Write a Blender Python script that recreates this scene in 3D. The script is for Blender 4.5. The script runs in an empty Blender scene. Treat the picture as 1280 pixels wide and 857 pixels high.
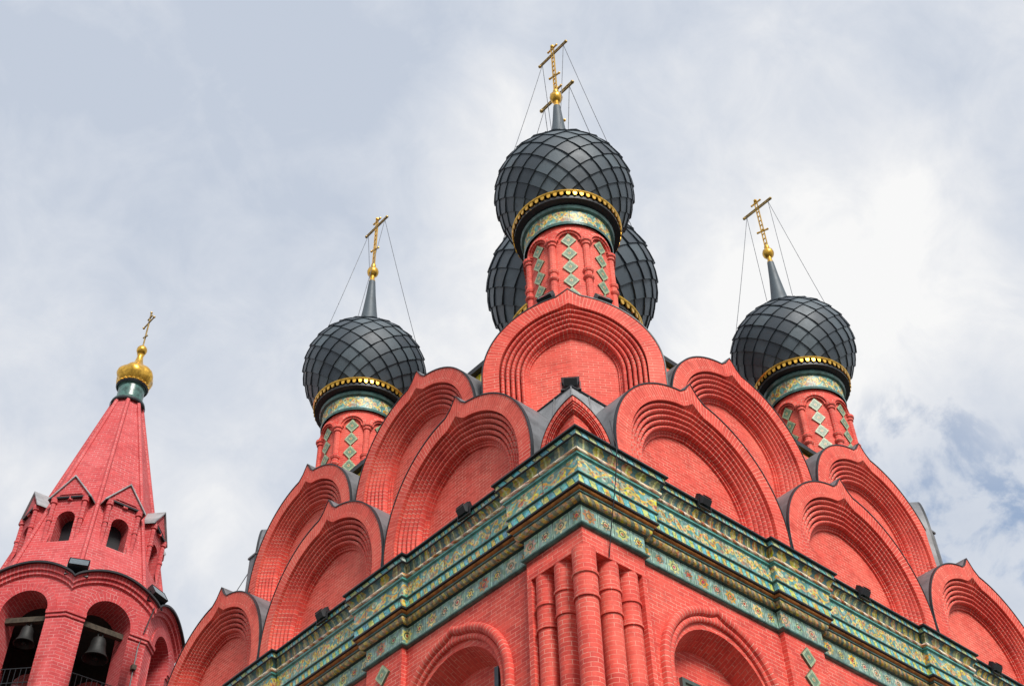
import bpy, math, random
from mathutils import Vector, Matrix
random.seed(7)
PI = math.pi
R = math.radians
scene = bpy.context.scene
col = scene.collection

# ------------------------------------------------------------------ camera
cd = bpy.data.cameras.new("camera")
cam = bpy.data.objects.new("camera", cd)
col.objects.link(cam)
cd.sensor_width = 36.0
cd.lens = 36.0 * 1578.08 / 1280.0
cd.clip_start = 0.1
cd.clip_end = 5000
cr = Vector((0.7545650, -0.6558791, -0.0213136))
cu = Vector((-0.4483428, -0.5389747, 0.7130883))
cf = Vector((0.4791872, 0.5285157, 0.7007502))
m = Matrix((cr, cu, -cf)).transposed().to_4x4()
m.translation = Vector((-10.8137, -10.3601, 1.651))
cam.matrix_world = m
scene.camera = cam

# ------------------------------------------------------------------ light
SUN_EL, SUN_AZ = R(42), R(250)        # azimuth of the sun as an angle from +X, counter-clockwise
sd = Vector((math.cos(SUN_AZ) * math.cos(SUN_EL), math.sin(SUN_AZ) * math.cos(SUN_EL), math.sin(SUN_EL)))
sl = bpy.data.lights.new("sun", 'SUN')
sl.energy = 4.2
sl.angle = R(20)
sl.color = (1.0, 0.95, 0.88)
so = bpy.data.objects.new("sun", sl)
so.rotation_euler = (-sd).to_track_quat('-Z', 'Y').to_euler()
so.location = (-20, -30, 40)
col.objects.link(so)

scene.view_settings.view_transform = 'Standard'
scene.view_settings.look = 'None'
scene.view_settings.exposure = 0.0
scene.view_settings.gamma = 1.0
scene.view_settings.use_curve_mapping = False


class NT:
    """tiny node-graph helper"""
    def __init__(self, tree):
        self.t = tree

    def n(self, kind, ins=None, **props):
        nd = self.t.nodes.new(kind)
        for k, v in props.items():
            setattr(nd, k, v)
        for k, v in (ins or {}).items():
            self.set(nd.inputs[k], v)
        return nd

    def set(self, sock, v):
        if hasattr(v, 'is_output') or isinstance(v, bpy.types.NodeSocket):
            self.t.links.new(v, sock)
        else:
            sock.default_value = v

    def m(self, op, a, b=0.0, c=0.0, clamp=False):
        nd = self.t.nodes.new('ShaderNodeMath')
        nd.operation = op
        nd.use_clamp = clamp
        self.set(nd.inputs[0], a)
        self.set(nd.inputs[1], b)
        self.set(nd.inputs[2], c)
        return nd.outputs[0]

    def mix(self, f, a, b):
        nd = self.t.nodes.new('ShaderNodeMix')
        nd.data_type = 'RGBA'
        self.set(nd.inputs[0], f)
        self.set(nd.inputs[6], a if not isinstance(a, tuple) else (*a, 1) if len(a) == 3 else a)
        self.set(nd.inputs[7], b if not isinstance(b, tuple) else (*b, 1) if len(b) == 3 else b)
        return nd.outputs[2]

    def ramp(self, f, stops):
        nd = self.t.nodes.new('ShaderNodeValToRGB')
        self.set(nd.inputs[0], f)
        e = nd.color_ramp.elements
        while len(e) < len(stops):
            e.new(0.5)
        for el, (p, c) in zip(e, stops):
            el.position = p
            el.color = (*c, 1) if len(c) == 3 else c
        return nd.outputs[0]

    def smooth(self, v, lo, hi):
        nd = self.t.nodes.new('ShaderNodeMapRange')
        nd.interpolation_type = 'SMOOTHSTEP'
        self.set(nd.inputs[0], v)
        nd.inputs[1].default_value = lo
        nd.inputs[2].default_value = hi
        return nd.outputs[0]


# ------------------------------------------------------------------ sky: Nishita behind broken cloud
world = bpy.data.worlds.new("World")
scene.world = world
world.use_nodes = True
wt = world.node_tree
wt.nodes.clear()
w = NT(wt)
sky = w.n('ShaderNodeTexSky', sky_type='NISHITA', sun_disc=False)
sky.sun_elevation = SUN_EL
sky.sun_rotation = PI / 2 - SUN_AZ
sky.air_density = 1.3
sky.ozone_density = 2.0
gen = w.n('ShaderNodeTexCoord').outputs['Generated']
nz = w.n('ShaderNodeTexNoise', {'Vector': gen, 'Scale': 3.1, 'Detail': 9.0, 'Roughness': 0.56, 'Distortion': 0.25})
nb = w.n('ShaderNodeTexNoise', {'Vector': gen, 'Scale': 1.7, 'Detail': 5.0, 'Roughness': 0.5})
mp = w.n('ShaderNodeMapping', {'Vector': gen, 'Location': (2.3, 1.1, 0.4)})
nf = w.n('ShaderNodeTexNoise', {'Vector': mp.outputs[0], 'Scale': 15.0, 'Detail': 9.0, 'Roughness': 0.6, 'Distortion': 0.4})


def near(d, lo, hi):
    dn = Vector(d).normalized()
    dot = w.n('ShaderNodeVectorMath', {0: gen, 1: tuple(dn)}, operation='DOT_PRODUCT').outputs['Value']
    return w.smooth(dot, lo, hi)


# gaps of blue low on the right, thick cloud elsewhere
gap = near((0.79, 0.345, 0.508), 0.990, 0.999)
gap2 = near((0.728, 0.352, 0.588), 0.9965, 0.9995)
hole = w.m('MULTIPLY', w.m('MAXIMUM', gap, w.m('MULTIPLY', gap2, 0.8)), w.smooth(nf.outputs[0], 0.47, 0.62))
cover = w.m('SUBTRACT', 1.0, w.m('MULTIPLY', hole, 0.75))
greyness = w.m('ADD', w.m('ADD', w.m('MULTIPLY', nz.outputs[0], 0.55), w.m('MULTIPLY', nf.outputs[0], 0.30)), w.m('MULTIPLY', nb.outputs[0], 0.22))
lumps = [((0.537, 0.393, 0.747), 0.965, 0.14), ((0.42, 0.52, 0.745), 0.985, 0.06), ((0.66, 0.32, 0.68), 0.985, 0.10),
         ((0.30, 0.69, 0.655), 0.97, 0.02), ((0.16, 0.76, 0.63), 0.95, -0.05), ((0.13, 0.70, 0.70), 0.99, 0.04), ((0.11, 0.60, 0.79), 0.94, -0.09),
         ((0.244, 0.573, 0.783), 0.97, -0.09), ((0.577, 0.219, 0.787), 0.95, -0.10), ((0.355, 0.38, 0.854), 0.96, -0.05)]
g2 = greyness
for d_, lo_, k_ in lumps:
    g2 = w.m('ADD', g2, w.m('MULTIPLY', near(d_, lo_, 1.0), k_))
cloud = w.ramp(g2, [(0.36, (0.55, 0.61, 0.715)), (0.46, (0.66, 0.705, 0.785)), (0.56, (0.80, 0.82, 0.86)), (0.64, (0.94, 0.94, 0.94))])
b_sky = w.n('ShaderNodeBackground', {'Color': sky.outputs[0], 'Strength': 0.17})
b_cl = w.n('ShaderNodeBackground', {'Color': cloud, 'Strength': 1.0})
mx = w.n('ShaderNodeMixShader', {0: cover, 1: b_sky.outputs[0], 2: b_cl.outputs[0]})
w.n('ShaderNodeOutputWorld', {0: mx.outputs[0]})


# ------------------------------------------------------------------ materials
def mat(name):
    mt = bpy.data.materials.new(name)
    mt.use_nodes = True
    mt.node_tree.nodes.clear()
    g = NT(mt.node_tree)
    bs = g.n('ShaderNodeBsdfPrincipled')
    g.n('ShaderNodeOutputMaterial', {0: bs.outputs[0]})
    return mt, g, bs


def uv_of(g):
    sx = g.n('ShaderNodeSeparateXYZ', {0: g.n('ShaderNodeUVMap').outputs[0]})
    return sx.outputs[0], sx.outputs[1]


def brick(name, c1, c2, mortar, bw=0.26, rh=0.088, ms=0.006, bump=0.5):
    mt, g, bs = mat(name)
    uv = g.n('ShaderNodeUVMap').outputs[0]
    pos = g.n('ShaderNodeNewGeometry').outputs['Position']
    wob = g.n('ShaderNodeTexNoise', {'Vector': pos, 'Scale': 6.0, 'Detail': 3.0})
    wv = g.n('ShaderNodeVectorMath', {0: wob.outputs['Color'], 1: (0.020, 0.020, 0.0)}, operation='MULTIPLY')
    uvw = g.n('ShaderNodeVectorMath', {0: uv, 1: wv.outputs[0]}, operation='ADD').outputs[0]
    bt = g.n('ShaderNodeTexBrick', {'Vector': uvw, 'Color1': (*c1, 1), 'Color2': (*c2, 1), 'Mortar': (*c1, 1), 'Scale': 1.0,
                                    'Mortar Size': ms, 'Mortar Smooth': 0.25, 'Bias': 0.0, 'Brick Width': bw, 'Row Height': rh})
    bt.offset = 0.5
    big = g.n('ShaderNodeTexNoise', {'Vector': pos, 'Scale': 0.9, 'Detail': 6.0, 'Roughness': 0.62})
    fine = g.n('ShaderNodeTexNoise', {'Vector': pos, 'Scale': 38.0, 'Detail': 4.0, 'Roughness': 0.65})
    blot = g.n('ShaderNodeTexNoise', {'Vector': pos, 'Scale': 4.3, 'Detail': 5.0, 'Roughness': 0.6})
    c = g.mix(g.smooth(big.outputs[0], 0.42, 0.75), bt.outputs[0], (c1[0] * 1.08, c1[1] * 1.7, c1[2] * 1.7))
    jn = g.n('ShaderNodeTexNoise', {'Vector': pos, 'Scale': 3.3, 'Detail': 6.0, 'Roughness': 0.7})
    jf = g.m('ADD', 0.25, g.m('MULTIPLY', g.smooth(jn.outputs[0], 0.36, 0.62), 0.75))
    c = g.mix(g.m('MULTIPLY', bt.outputs[1], jf), c, (*mortar, 1))
    c = g.mix(g.m('MULTIPLY', g.smooth(blot.outputs[0], 0.5, 0.75), 0.5), c, (c2[0] * 0.7, c2[1] * 0.6, c2[2] * 0.6))
    c = g.mix(g.m('MULTIPLY', g.smooth(fine.outputs[0], 0.45, 0.75), 0.4), c, (c2[0] * 0.72, c2[1] * 0.7, c2[2] * 0.7))
    g.set(bs.inputs['Base Color'], c)
    bs.inputs['Roughness'].default_value = 0.75
    stv = g.n('ShaderNodeMapping', {'Vector': pos, 'Scale': (5.0, 5.0, 0.55)})
    stn = g.n('ShaderNodeTexNoise', {'Vector': stv.outputs[0], 'Scale': 1.0, 'Detail': 5.0, 'Roughness': 0.6})
    c = g.mix(g.m('MULTIPLY', g.smooth(stn.outputs[0], 0.53, 0.72), 0.6), c, (c2[0] * 0.62, c2[1] * 0.75, c2[2] * 0.85))
    fad = g.n('ShaderNodeTexNoise', {'Vector': pos, 'Scale': 2.1, 'Detail': 7.0, 'Roughness': 0.68, 'Distortion': 0.6})
    c = g.mix(g.m('MULTIPLY', g.smooth(fad.outputs[0], 0.52, 0.66), 0.55), c, (0.78, 0.20, 0.15))
    h = g.m('ADD', g.m('MULTIPLY', g.m('SUBTRACT', 1.0, bt.outputs[1]), 0.8), g.m('MULTIPLY', fine.outputs[0], 0.5))
    b = g.n('ShaderNodeBump', {'Height': h, 'Strength': bump, 'Distance': 0.012})
    g.set(bs.inputs['Normal'], b.outputs[0])
    return mt


def w_(g, fac, k):
    return g.m('MULTIPLY', fac, k)


def plain(name, c, rough=0.5, metal=0.0, var=0.25, scale=6.0, c2=None, bump=0.0):
    mt, g, bs = mat(name)
    pos = g.n('ShaderNodeNewGeometry').outputs['Position']
    nn = g.n('ShaderNodeTexNoise', {'Vector': pos, 'Scale': scale, 'Detail': 6.0, 'Roughness': 0.6})
    cc = c2 or tuple(x * (1 - var) for x in c)
    c_ = g.mix(g.smooth(nn.outputs[0], 0.35, 0.68), c, cc)
    g.set(bs.inputs['Base Color'], c_)
    rr = g.m('ADD', g.m('MULTIPLY', nn.outputs[0], 0.2), rough - 0.1)
    g.set(bs.inputs['Roughness'], rr)
    bs.inputs['Metallic'].default_value = metal
    if bump:
        b = g.n('ShaderNodeBump', {'Height': nn.outputs[0], 'Strength': bump, 'Distance': 0.02})
        g.set(bs.inputs['Normal'], b.outputs[0])
    return mt


RED1, RED2, MORT = (0.73, 0.078, 0.052), (0.53, 0.042, 0.030), (0.80, 0.40, 0.31)
M = {}
M['brick'] = brick('red_brick', RED1, RED2, MORT, bw=0.17, rh=0.056, ms=0.0036)
M['tymp_brick'] = brick('gable_brick', RED1, (0.54, 0.046, 0.026), (0.82, 0.36, 0.27), bw=0.16, rh=0.050, ms=0.0042, bump=0.4)
M['ring_brick'] = brick('ring_brick', RED1, (0.54, 0.046, 0.026), (0.82, 0.36, 0.27), bw=0.30, rh=0.060, ms=0.0050, bump=0.4)
M['arch_brick'] = brick('arch_brick', RED1, RED2, MORT, bw=0.26, rh=0.068, ms=0.0060, bump=0.9)
M['tower_brick'] = brick('tower_brick', (0.56, 0.058, 0.060), (0.44, 0.036, 0.042), (0.66, 0.30, 0.29), bw=0.20, rh=0.072, ms=0.0058)
M['gold'] = plain('gold_leaf', (0.80, 0.46, 0.07), 0.32, 0.75, 0.45, 14.0)
M['gold_dull'] = plain('weathered_gold', (0.45, 0.30, 0.09), 0.42, 0.6, 0.5, 12.0)
M['dark'] = plain('dark_sheet_metal', (0.025, 0.028, 0.034), 0.5, 0.3, 0.4, 5.0)
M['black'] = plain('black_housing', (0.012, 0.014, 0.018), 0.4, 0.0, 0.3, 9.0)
M['lead'] = plain('grey_roof_sheet', (0.36, 0.37, 0.385), 0.5, 0.15, 0.40, 3.0, bump=0.1)
M['cap_sheet'] = plain('weathered_cap_sheet', (0.18, 0.185, 0.20), 0.5, 0.2, 0.45, 3.0, bump=0.1)
M['wire'] = plain('steel_wire', (0.16, 0.17, 0.19), 0.5, 0.6, 0.2, 5.0)
M['bronze'] = plain('bell_bronze', (0.022, 0.023, 0.023), 0.6, 0.4, 0.4, 8.0)
M['timber'] = plain('old_timber', (0.065, 0.05, 0.033), 0.8, 0.0, 0.5, 12.0)
M['dark_timber_and_shade'] = plain('dark_timber_and_shade', (0.035, 0.028, 0.024), 0.85, 0.0, 0.4, 8.0)  # ceiling and floor wood; on the inner wall it stands in for shade
M['glass'] = plain('window_glass', (0.34, 0.42, 0.33), 0.12, 0.0, 0.25, 3.0)
M['lens'] = plain('lamp_lens', (0.10, 0.13, 0.15), 0.1, 0.0, 0.3, 20.0)
M['frame'] = plain('green_frame', (0.07, 0.10, 0.09), 0.5, 0.0, 0.3, 8.0)
M['shutter'] = plain('steel_shutter', (0.045, 0.065, 0.085), 0.45, 0.3, 0.35, 4.0)
M['ground'] = plain('paving', (0.10, 0.10, 0.085), 0.85, 0.0, 0.35, 1.3)
M['teal_glaze'] = plain('teal_glaze', (0.075, 0.175, 0.155), 0.28, 0.0, 0.6, 9.0, bump=0.2)
M['dark_glaze'] = plain('dark_green_glaze', (0.018, 0.035, 0.033), 0.3, 0.0, 0.5, 9.0)
M['turq_glaze'] = plain('turquoise_glaze', (0.10, 0.36, 0.32), 0.28, 0.0, 0.5, 9.0, bump=0.2)
M['brown_glaze'] = plain('brown_glaze', (0.50, 0.19, 0.04), 0.3, 0.0, 0.6, 7.0, bump=0.2)


def shingle_mat():
    mt, g, bs = mat('slate_grey_shingle')
    at = g.n('ShaderNodeAttribute', attribute_name='tone')
    pos = g.n('ShaderNodeNewGeometry').outputs['Position']
    nn = g.n('ShaderNodeTexNoise', {'Vector': pos, 'Scale': 5.0, 'Detail': 6.0, 'Roughness': 0.65})
    c = g.mix(at.outputs['Fac'], (0.036, 0.050, 0.066), (0.090, 0.120, 0.142))
    c = g.mix(g.m('MULTIPLY', g.smooth(nn.outputs[0], 0.45, 0.75), 0.45), c, (0.05, 0.052, 0.055))
    g.set(bs.inputs['Base Color'], c)
    bs.inputs['Metallic'].default_value = 0.1
    g.set(bs.inputs['Roughness'], g.m('ADD', 0.42, g.m('MULTIPLY', nn.outputs[0], 0.25)))
    b = g.n('ShaderNodeBump', {'Height': nn.outputs[0], 'Strength': 0.12, 'Distance': 0.03})
    g.set(bs.inputs['Normal'], b.outputs[0])
    return mt


M['shingle'] = shingle_mat()


def glazed(name, fn):
    """ornamental glazed tile: fn(g, u, v) -> (colour, height); u in metres along the band, v 0..1 across it"""
    mt, g, bs = mat(name)
    u, v = uv_of(g)
    c, h = fn(g, u, v)
    pos = g.n('ShaderNodeNewGeometry').outputs['Position']
    nn = g.n('ShaderNodeTexNoise', {'Vector': pos, 'Scale': 11.0, 'Detail': 7.0, 'Roughness': 0.7})
    n2 = g.n('ShaderNodeTexNoise', {'Vector': pos, 'Scale': 1.6, 'Detail': 4.0, 'Roughness': 0.6})
    cm = g.n('ShaderNodeCombineXYZ', {0: g.m('MULTIPLY', u, 26.0), 1: g.m('MULTIPLY', v, 5.0)})
    ch = g.n('ShaderNodeTexVoronoi', {'Vector': cm.outputs[0], 'Scale': 1.0}, voronoi_dimensions='2D')
    sc_ = g.n('ShaderNodeSeparateColor', {0: ch.outputs['Color']})
    hs = g.n('ShaderNodeHueSaturation', {'Color': c, 'Hue': g.m('ADD', 0.45, g.m('MULTIPLY', sc_.outputs[0], 0.10)),
                                         'Saturation': g.m('ADD', 0.80, g.m('MULTIPLY', sc_.outputs[1], 0.55)), 'Value': g.m('ADD', 0.85, g.m('MULTIPLY', sc_.outputs[2], 0.95))})
    c = hs.outputs[0]
    joint = g.m('GREATER_THAN', g.m('ABSOLUTE', g.m('SUBTRACT', g.m('FRACT', g.m('DIVIDE', u, 0.52)), 0.5)), 0.488)
    c = g.mix(g.m('MULTIPLY', joint, 0.7), c, (0.03, 0.04, 0.04))
    c = g.mix(g.m('MULTIPLY', g.smooth(nn.outputs[0], 0.5, 0.78), 0.6), c, (0.045, 0.05, 0.045))
    c = g.mix(g.m('MULTIPLY', g.smooth(n2.outputs[0], 0.55, 0.8), 0.35), c, (0.06, 0.075, 0.065))
    g.set(bs.inputs['Base Color'], c)
    bs.inputs['Roughness'].default_value = 0.42
    hh = g.m('ADD', h, g.m('MULTIPLY', nn.outputs[0], 0.4))
    b = g.n('ShaderNodeBump', {'Height': hh, 'Strength': 0.7, 'Distance': 0.02})
    g.set(bs.inputs['Normal'], b.outputs[0])
    return mt


def f_frieze(g, u, v):
    cell = 0.26
    uc = g.m('DIVIDE', u, cell)
    fu = g.m('SUBTRACT', g.m('FRACT', uc), 0.5)
    fv = g.m('SUBTRACT', v, 0.5)
    odd = g.m('GREATER_THAN', g.m('FRACT', g.m('MULTIPLY', uc, 0.5)), 0.5)
    wn = g.n('ShaderNodeTexWhiteNoise', {'W': g.m('FLOOR', uc)}, noise_dimensions='1D')
    r = g.m('SQRT', g.m('ADD', g.m('MULTIPLY', fu, fu), g.m('MULTIPLY', fv, fv)))
    th = g.m('ARCTAN2', fv, fu)
    pet = g.m('COSINE', g.m('MULTIPLY', th, 8.0))
    lim = g.m('ADD', g.m('SUBTRACT', 0.35, g.m('MULTIPLY', odd, 0.12)), g.m('MULTIPLY', pet, 0.06))
    flower = g.m('LESS_THAN', r, lim)
    core = g.m('LESS_THAN', r, 0.09)
    ring = g.m('LESS_THAN', g.m('ABSOLUTE', g.m('SUBTRACT', r, 0.17)), 0.03)
    fm = g.m('MAXIMUM', g.m('ABSOLUTE', fu), g.m('ABSOLUTE', fv))
    frame = g.m('GREATER_THAN', fm, 0.42)
    gap = g.m('GREATER_THAN', g.m('ABSOLUTE', fu), 0.48)
    pc = g.ramp(wn.outputs[0], [(0.0, (0.50, 0.34, 0.09)), (0.35, (0.42, 0.40, 0.30)), (0.6, (0.30, 0.10, 0.03)), (0.8, (0.55, 0.42, 0.12)), (1.0, (0.20, 0.34, 0.20))])
    c = g.mix(flower, (0.15, 0.23, 0.20), pc)
    c = g.mix(ring, c, (0.05, 0.075, 0.05))
    c = g.mix(core, c, (0.28, 0.06, 0.02))
    c = g.mix(frame, c, (0.25, 0.37, 0.29))
    c = g.mix(gap, c, (0.02, 0.035, 0.03))
    h = g.m('ADD', g.m('MULTIPLY', flower, 0.8), g.m('MULTIPLY', frame, 0.7))
    return c, h


def f_rope(cA, cB, pitch):
    def f(g, u, v):
        s = g.m('FRACT', g.m('DIVIDE', g.m('ADD', u, g.m('MULTIPLY', v, pitch * 0.6)), pitch))
        wn = g.n('ShaderNodeTexWhiteNoise', {'W': g.m('FLOOR', g.m('DIVIDE', u, pitch * 3))}, noise_dimensions='1D')
        k = g.smooth(g.m('ABSOLUTE', g.m('SUBTRACT', s, 0.5)), 0.2, 0.3)
        k = g.m('MULTIPLY', k, g.m('ADD', 0.5, g.m('MULTIPLY', wn.outputs[0], 0.5)))
        return g.mix(k, cA, cB), g.m('MULTIPLY', k, -0.6)
    return f


def f_check(cbg, cA, cB, pitch):
    def f(g, u, v):
        uc = g.m('DIVIDE', u, pitch)
        s = g.m('FRACT', g.m('ADD', uc, g.m('MULTIPLY', v, 0.25)))
        wn = g.n('ShaderNodeTexWhiteNoise', {'W': g.m('FLOOR', uc)}, noise_dimensions='1D')
        inv = g.m('MULTIPLY', g.m('LESS_THAN', g.m('ABSOLUTE', g.m('SUBTRACT', v, 0.5)), 0.36), 1.0)
        k = g.m('MULTIPLY', g.m('LESS_THAN', s, 0.45), inv)
        k2 = g.m('MULTIPLY', g.m('MULTIPLY', g.m('GREATER_THAN', s, 0.52), g.m('LESS_THAN', s, 0.93)), inv)
        pc = g.mix(g.m('GREATER_THAN', wn.outputs[0], 0.72), cA, cB)
        bc = g.mix(wn.outputs[0], (0.11, 0.30, 0.36), (0.16, 0.40, 0.36))
        c = g.mix(k, cbg, pc)
        c = g.mix(k2, c, bc)
        return c, g.m('MULTIPLY', g.m('ADD', k, k2), 0.7)
    return f


def f_vine(g, u, v):
    p = 0.30
    ph = g.m('MULTIPLY', u, 2 * PI / p)
    wv = g.m('MULTIPLY', g.m('SINE', ph), 0.24)
    d = g.m('ABSOLUTE', g.m('SUBTRACT', g.m('SUBTRACT', v, 0.5), wv))
    stem = g.m('LESS_THAN', d, 0.07)
    cmb = g.n('ShaderNodeCombineXYZ', {0: g.m('MULTIPLY', u, 11.0), 1: g.m('MULTIPLY', v, 2.6)})
    vo = g.n('ShaderNodeTexVoronoi', {'Vector': cmb.outputs[0], 'Scale': 1.0}, voronoi_dimensions='2D')
    leaf = g.m('LESS_THAN', g.m('ABSOLUTE', g.m('SUBTRACT', vo.outputs['Distance'], 0.34)), 0.17)
    dot = g.m('LESS_THAN', vo.outputs['Distance'], 0.11)
    edge = g.m('GREATER_THAN', g.m('ABSOLUTE', g.m('SUBTRACT', v, 0.5)), 0.44)
    sx = g.n('ShaderNodeSeparateColor', {0: vo.outputs['Color']})
    lc = g.ramp(sx.outputs[0], [(0.0, (0.46, 0.32, 0.08)), (0.35, (0.48, 0.38, 0.14)), (0.6, (0.30, 0.36, 0.25)), (0.8, (0.12, 0.28, 0.26)), (1.0, (0.44, 0.19, 0.05))])
    c = g.mix(leaf, (0.10, 0.22, 0.20), lc)
    c = g.mix(g.m('MULTIPLY', stem, 0.8), c, (0.50, 0.34, 0.09))
    c = g.mix(dot, c, (0.42, 0.10, 0.03))
    c = g.mix(edge, c, (0.10, 0.30, 0.29))
    return c, g.m('ADD', leaf, g.m('MULTIPLY', stem, 0.6))


def f_leaves(g, u, v):
    uc = g.m('DIVIDE', u, 0.17)
    fu = g.m('SUBTRACT', g.m('FRACT', uc), 0.5)
    wn = g.n('ShaderNodeTexWhiteNoise', {'W': g.m('FLOOR', uc)}, noise_dimensions='1D')
    a = g.m('ABSOLUTE', fu)
    blk = g.m('LESS_THAN', g.m('ADD', a, g.m('MULTIPLY', g.m('ABSOLUTE', g.m('SUBTRACT', v, 0.5)), 0.35)), 0.40)
    vein = g.m('LESS_THAN', a, 0.06)
    pc = g.ramp(wn.outputs[0], [(0.0, (0.15, 0.15, 0.035)), (0.4, (0.30, 0.22, 0.04)), (0.6, (0.08, 0.13, 0.10)), (0.85, (0.28, 0.13, 0.03)), (1.0, (0.10, 0.20, 0.16))])
    c = g.mix(blk, (0.03, 0.08, 0.08), pc)
    c = g.mix(vein, c, (0.34, 0.33, 0.15))
    return c, blk


def f_diamond(g, u, v):
    # u,v both 0..1 on a diamond tile
    fu = g.m('SUBTRACT', u, 0.5)
    fv = g.m('SUBTRACT', v, 0.5)
    r = g.m('SQRT', g.m('ADD', g.m('MULTIPLY', fu, fu), g.m('MULTIPLY', fv, fv)))
    edge = g.m('GREATER_THAN', g.m('MAXIMUM', g.m('ABSOLUTE', fu), g.m('ABSOLUTE', fv)), 0.36)
    core = g.m('LESS_THAN', r, 0.17)
    dot = g.m('LESS_THAN', r, 0.07)
    c = g.mix(edge, (0.10, 0.16, 0.10), (0.22, 0.26, 0.16))
    c = g.mix(core, c, (0.30, 0.28, 0.14))
    c = g.mix(dot, c, (0.25, 0.10, 0.04))
    return c, g.m('ADD', core, edge)


M['frieze'] = glazed('frieze_tiles', f_frieze)
M['rope'] = glazed('rope_glaze', f_rope((0.34, 0.22, 0.08), (0.08, 0.11, 0.08), 0.11))
M['rope_white'] = glazed('white_rope_glaze', f_rope((0.58, 0.50, 0.38), (0.34, 0.12, 0.03), 0.24))
M['check'] = glazed('check_glaze', f_check((0.05, 0.19, 0.18), (0.40, 0.42, 0.13), (0.42, 0.28, 0.08), 0.17))
M['check_top'] = glazed('pale_check_glaze', f_check((0.03, 0.07, 0.075), (0.34, 0.37, 0.17), (0.33, 0.38, 0.33), 0.17))
M['vine'] = glazed('vine_glaze', f_vine)
M['leaves'] = glazed('leaf_glaze', f_leaves)
M['diamond'] = glazed('diamond_glaze', f_diamond)


def f_gold(g, u, v):
    c, h = f_vine(g, u, v)
    vo = g.n('ShaderNodeTexVoronoi', {'Vector': g.n('ShaderNodeCombineXYZ', {0: g.m('MULTIPLY', u, 9.0), 1: g.m('MULTIPLY', v, 3.0)}).outputs[0], 'Scale': 1.0}, voronoi_dimensions='2D')
    k = g.smooth(vo.outputs['Distance'], 0.15, 0.5)
    return g.mix(k, (0.75, 0.55, 0.14), (0.52, 0.34, 0.05)), k


M['gold_fascia'] = glazed('gold_fretwork', f_gold)

# ------------------------------------------------------------------ mesh builder
ORG = {}


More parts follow.
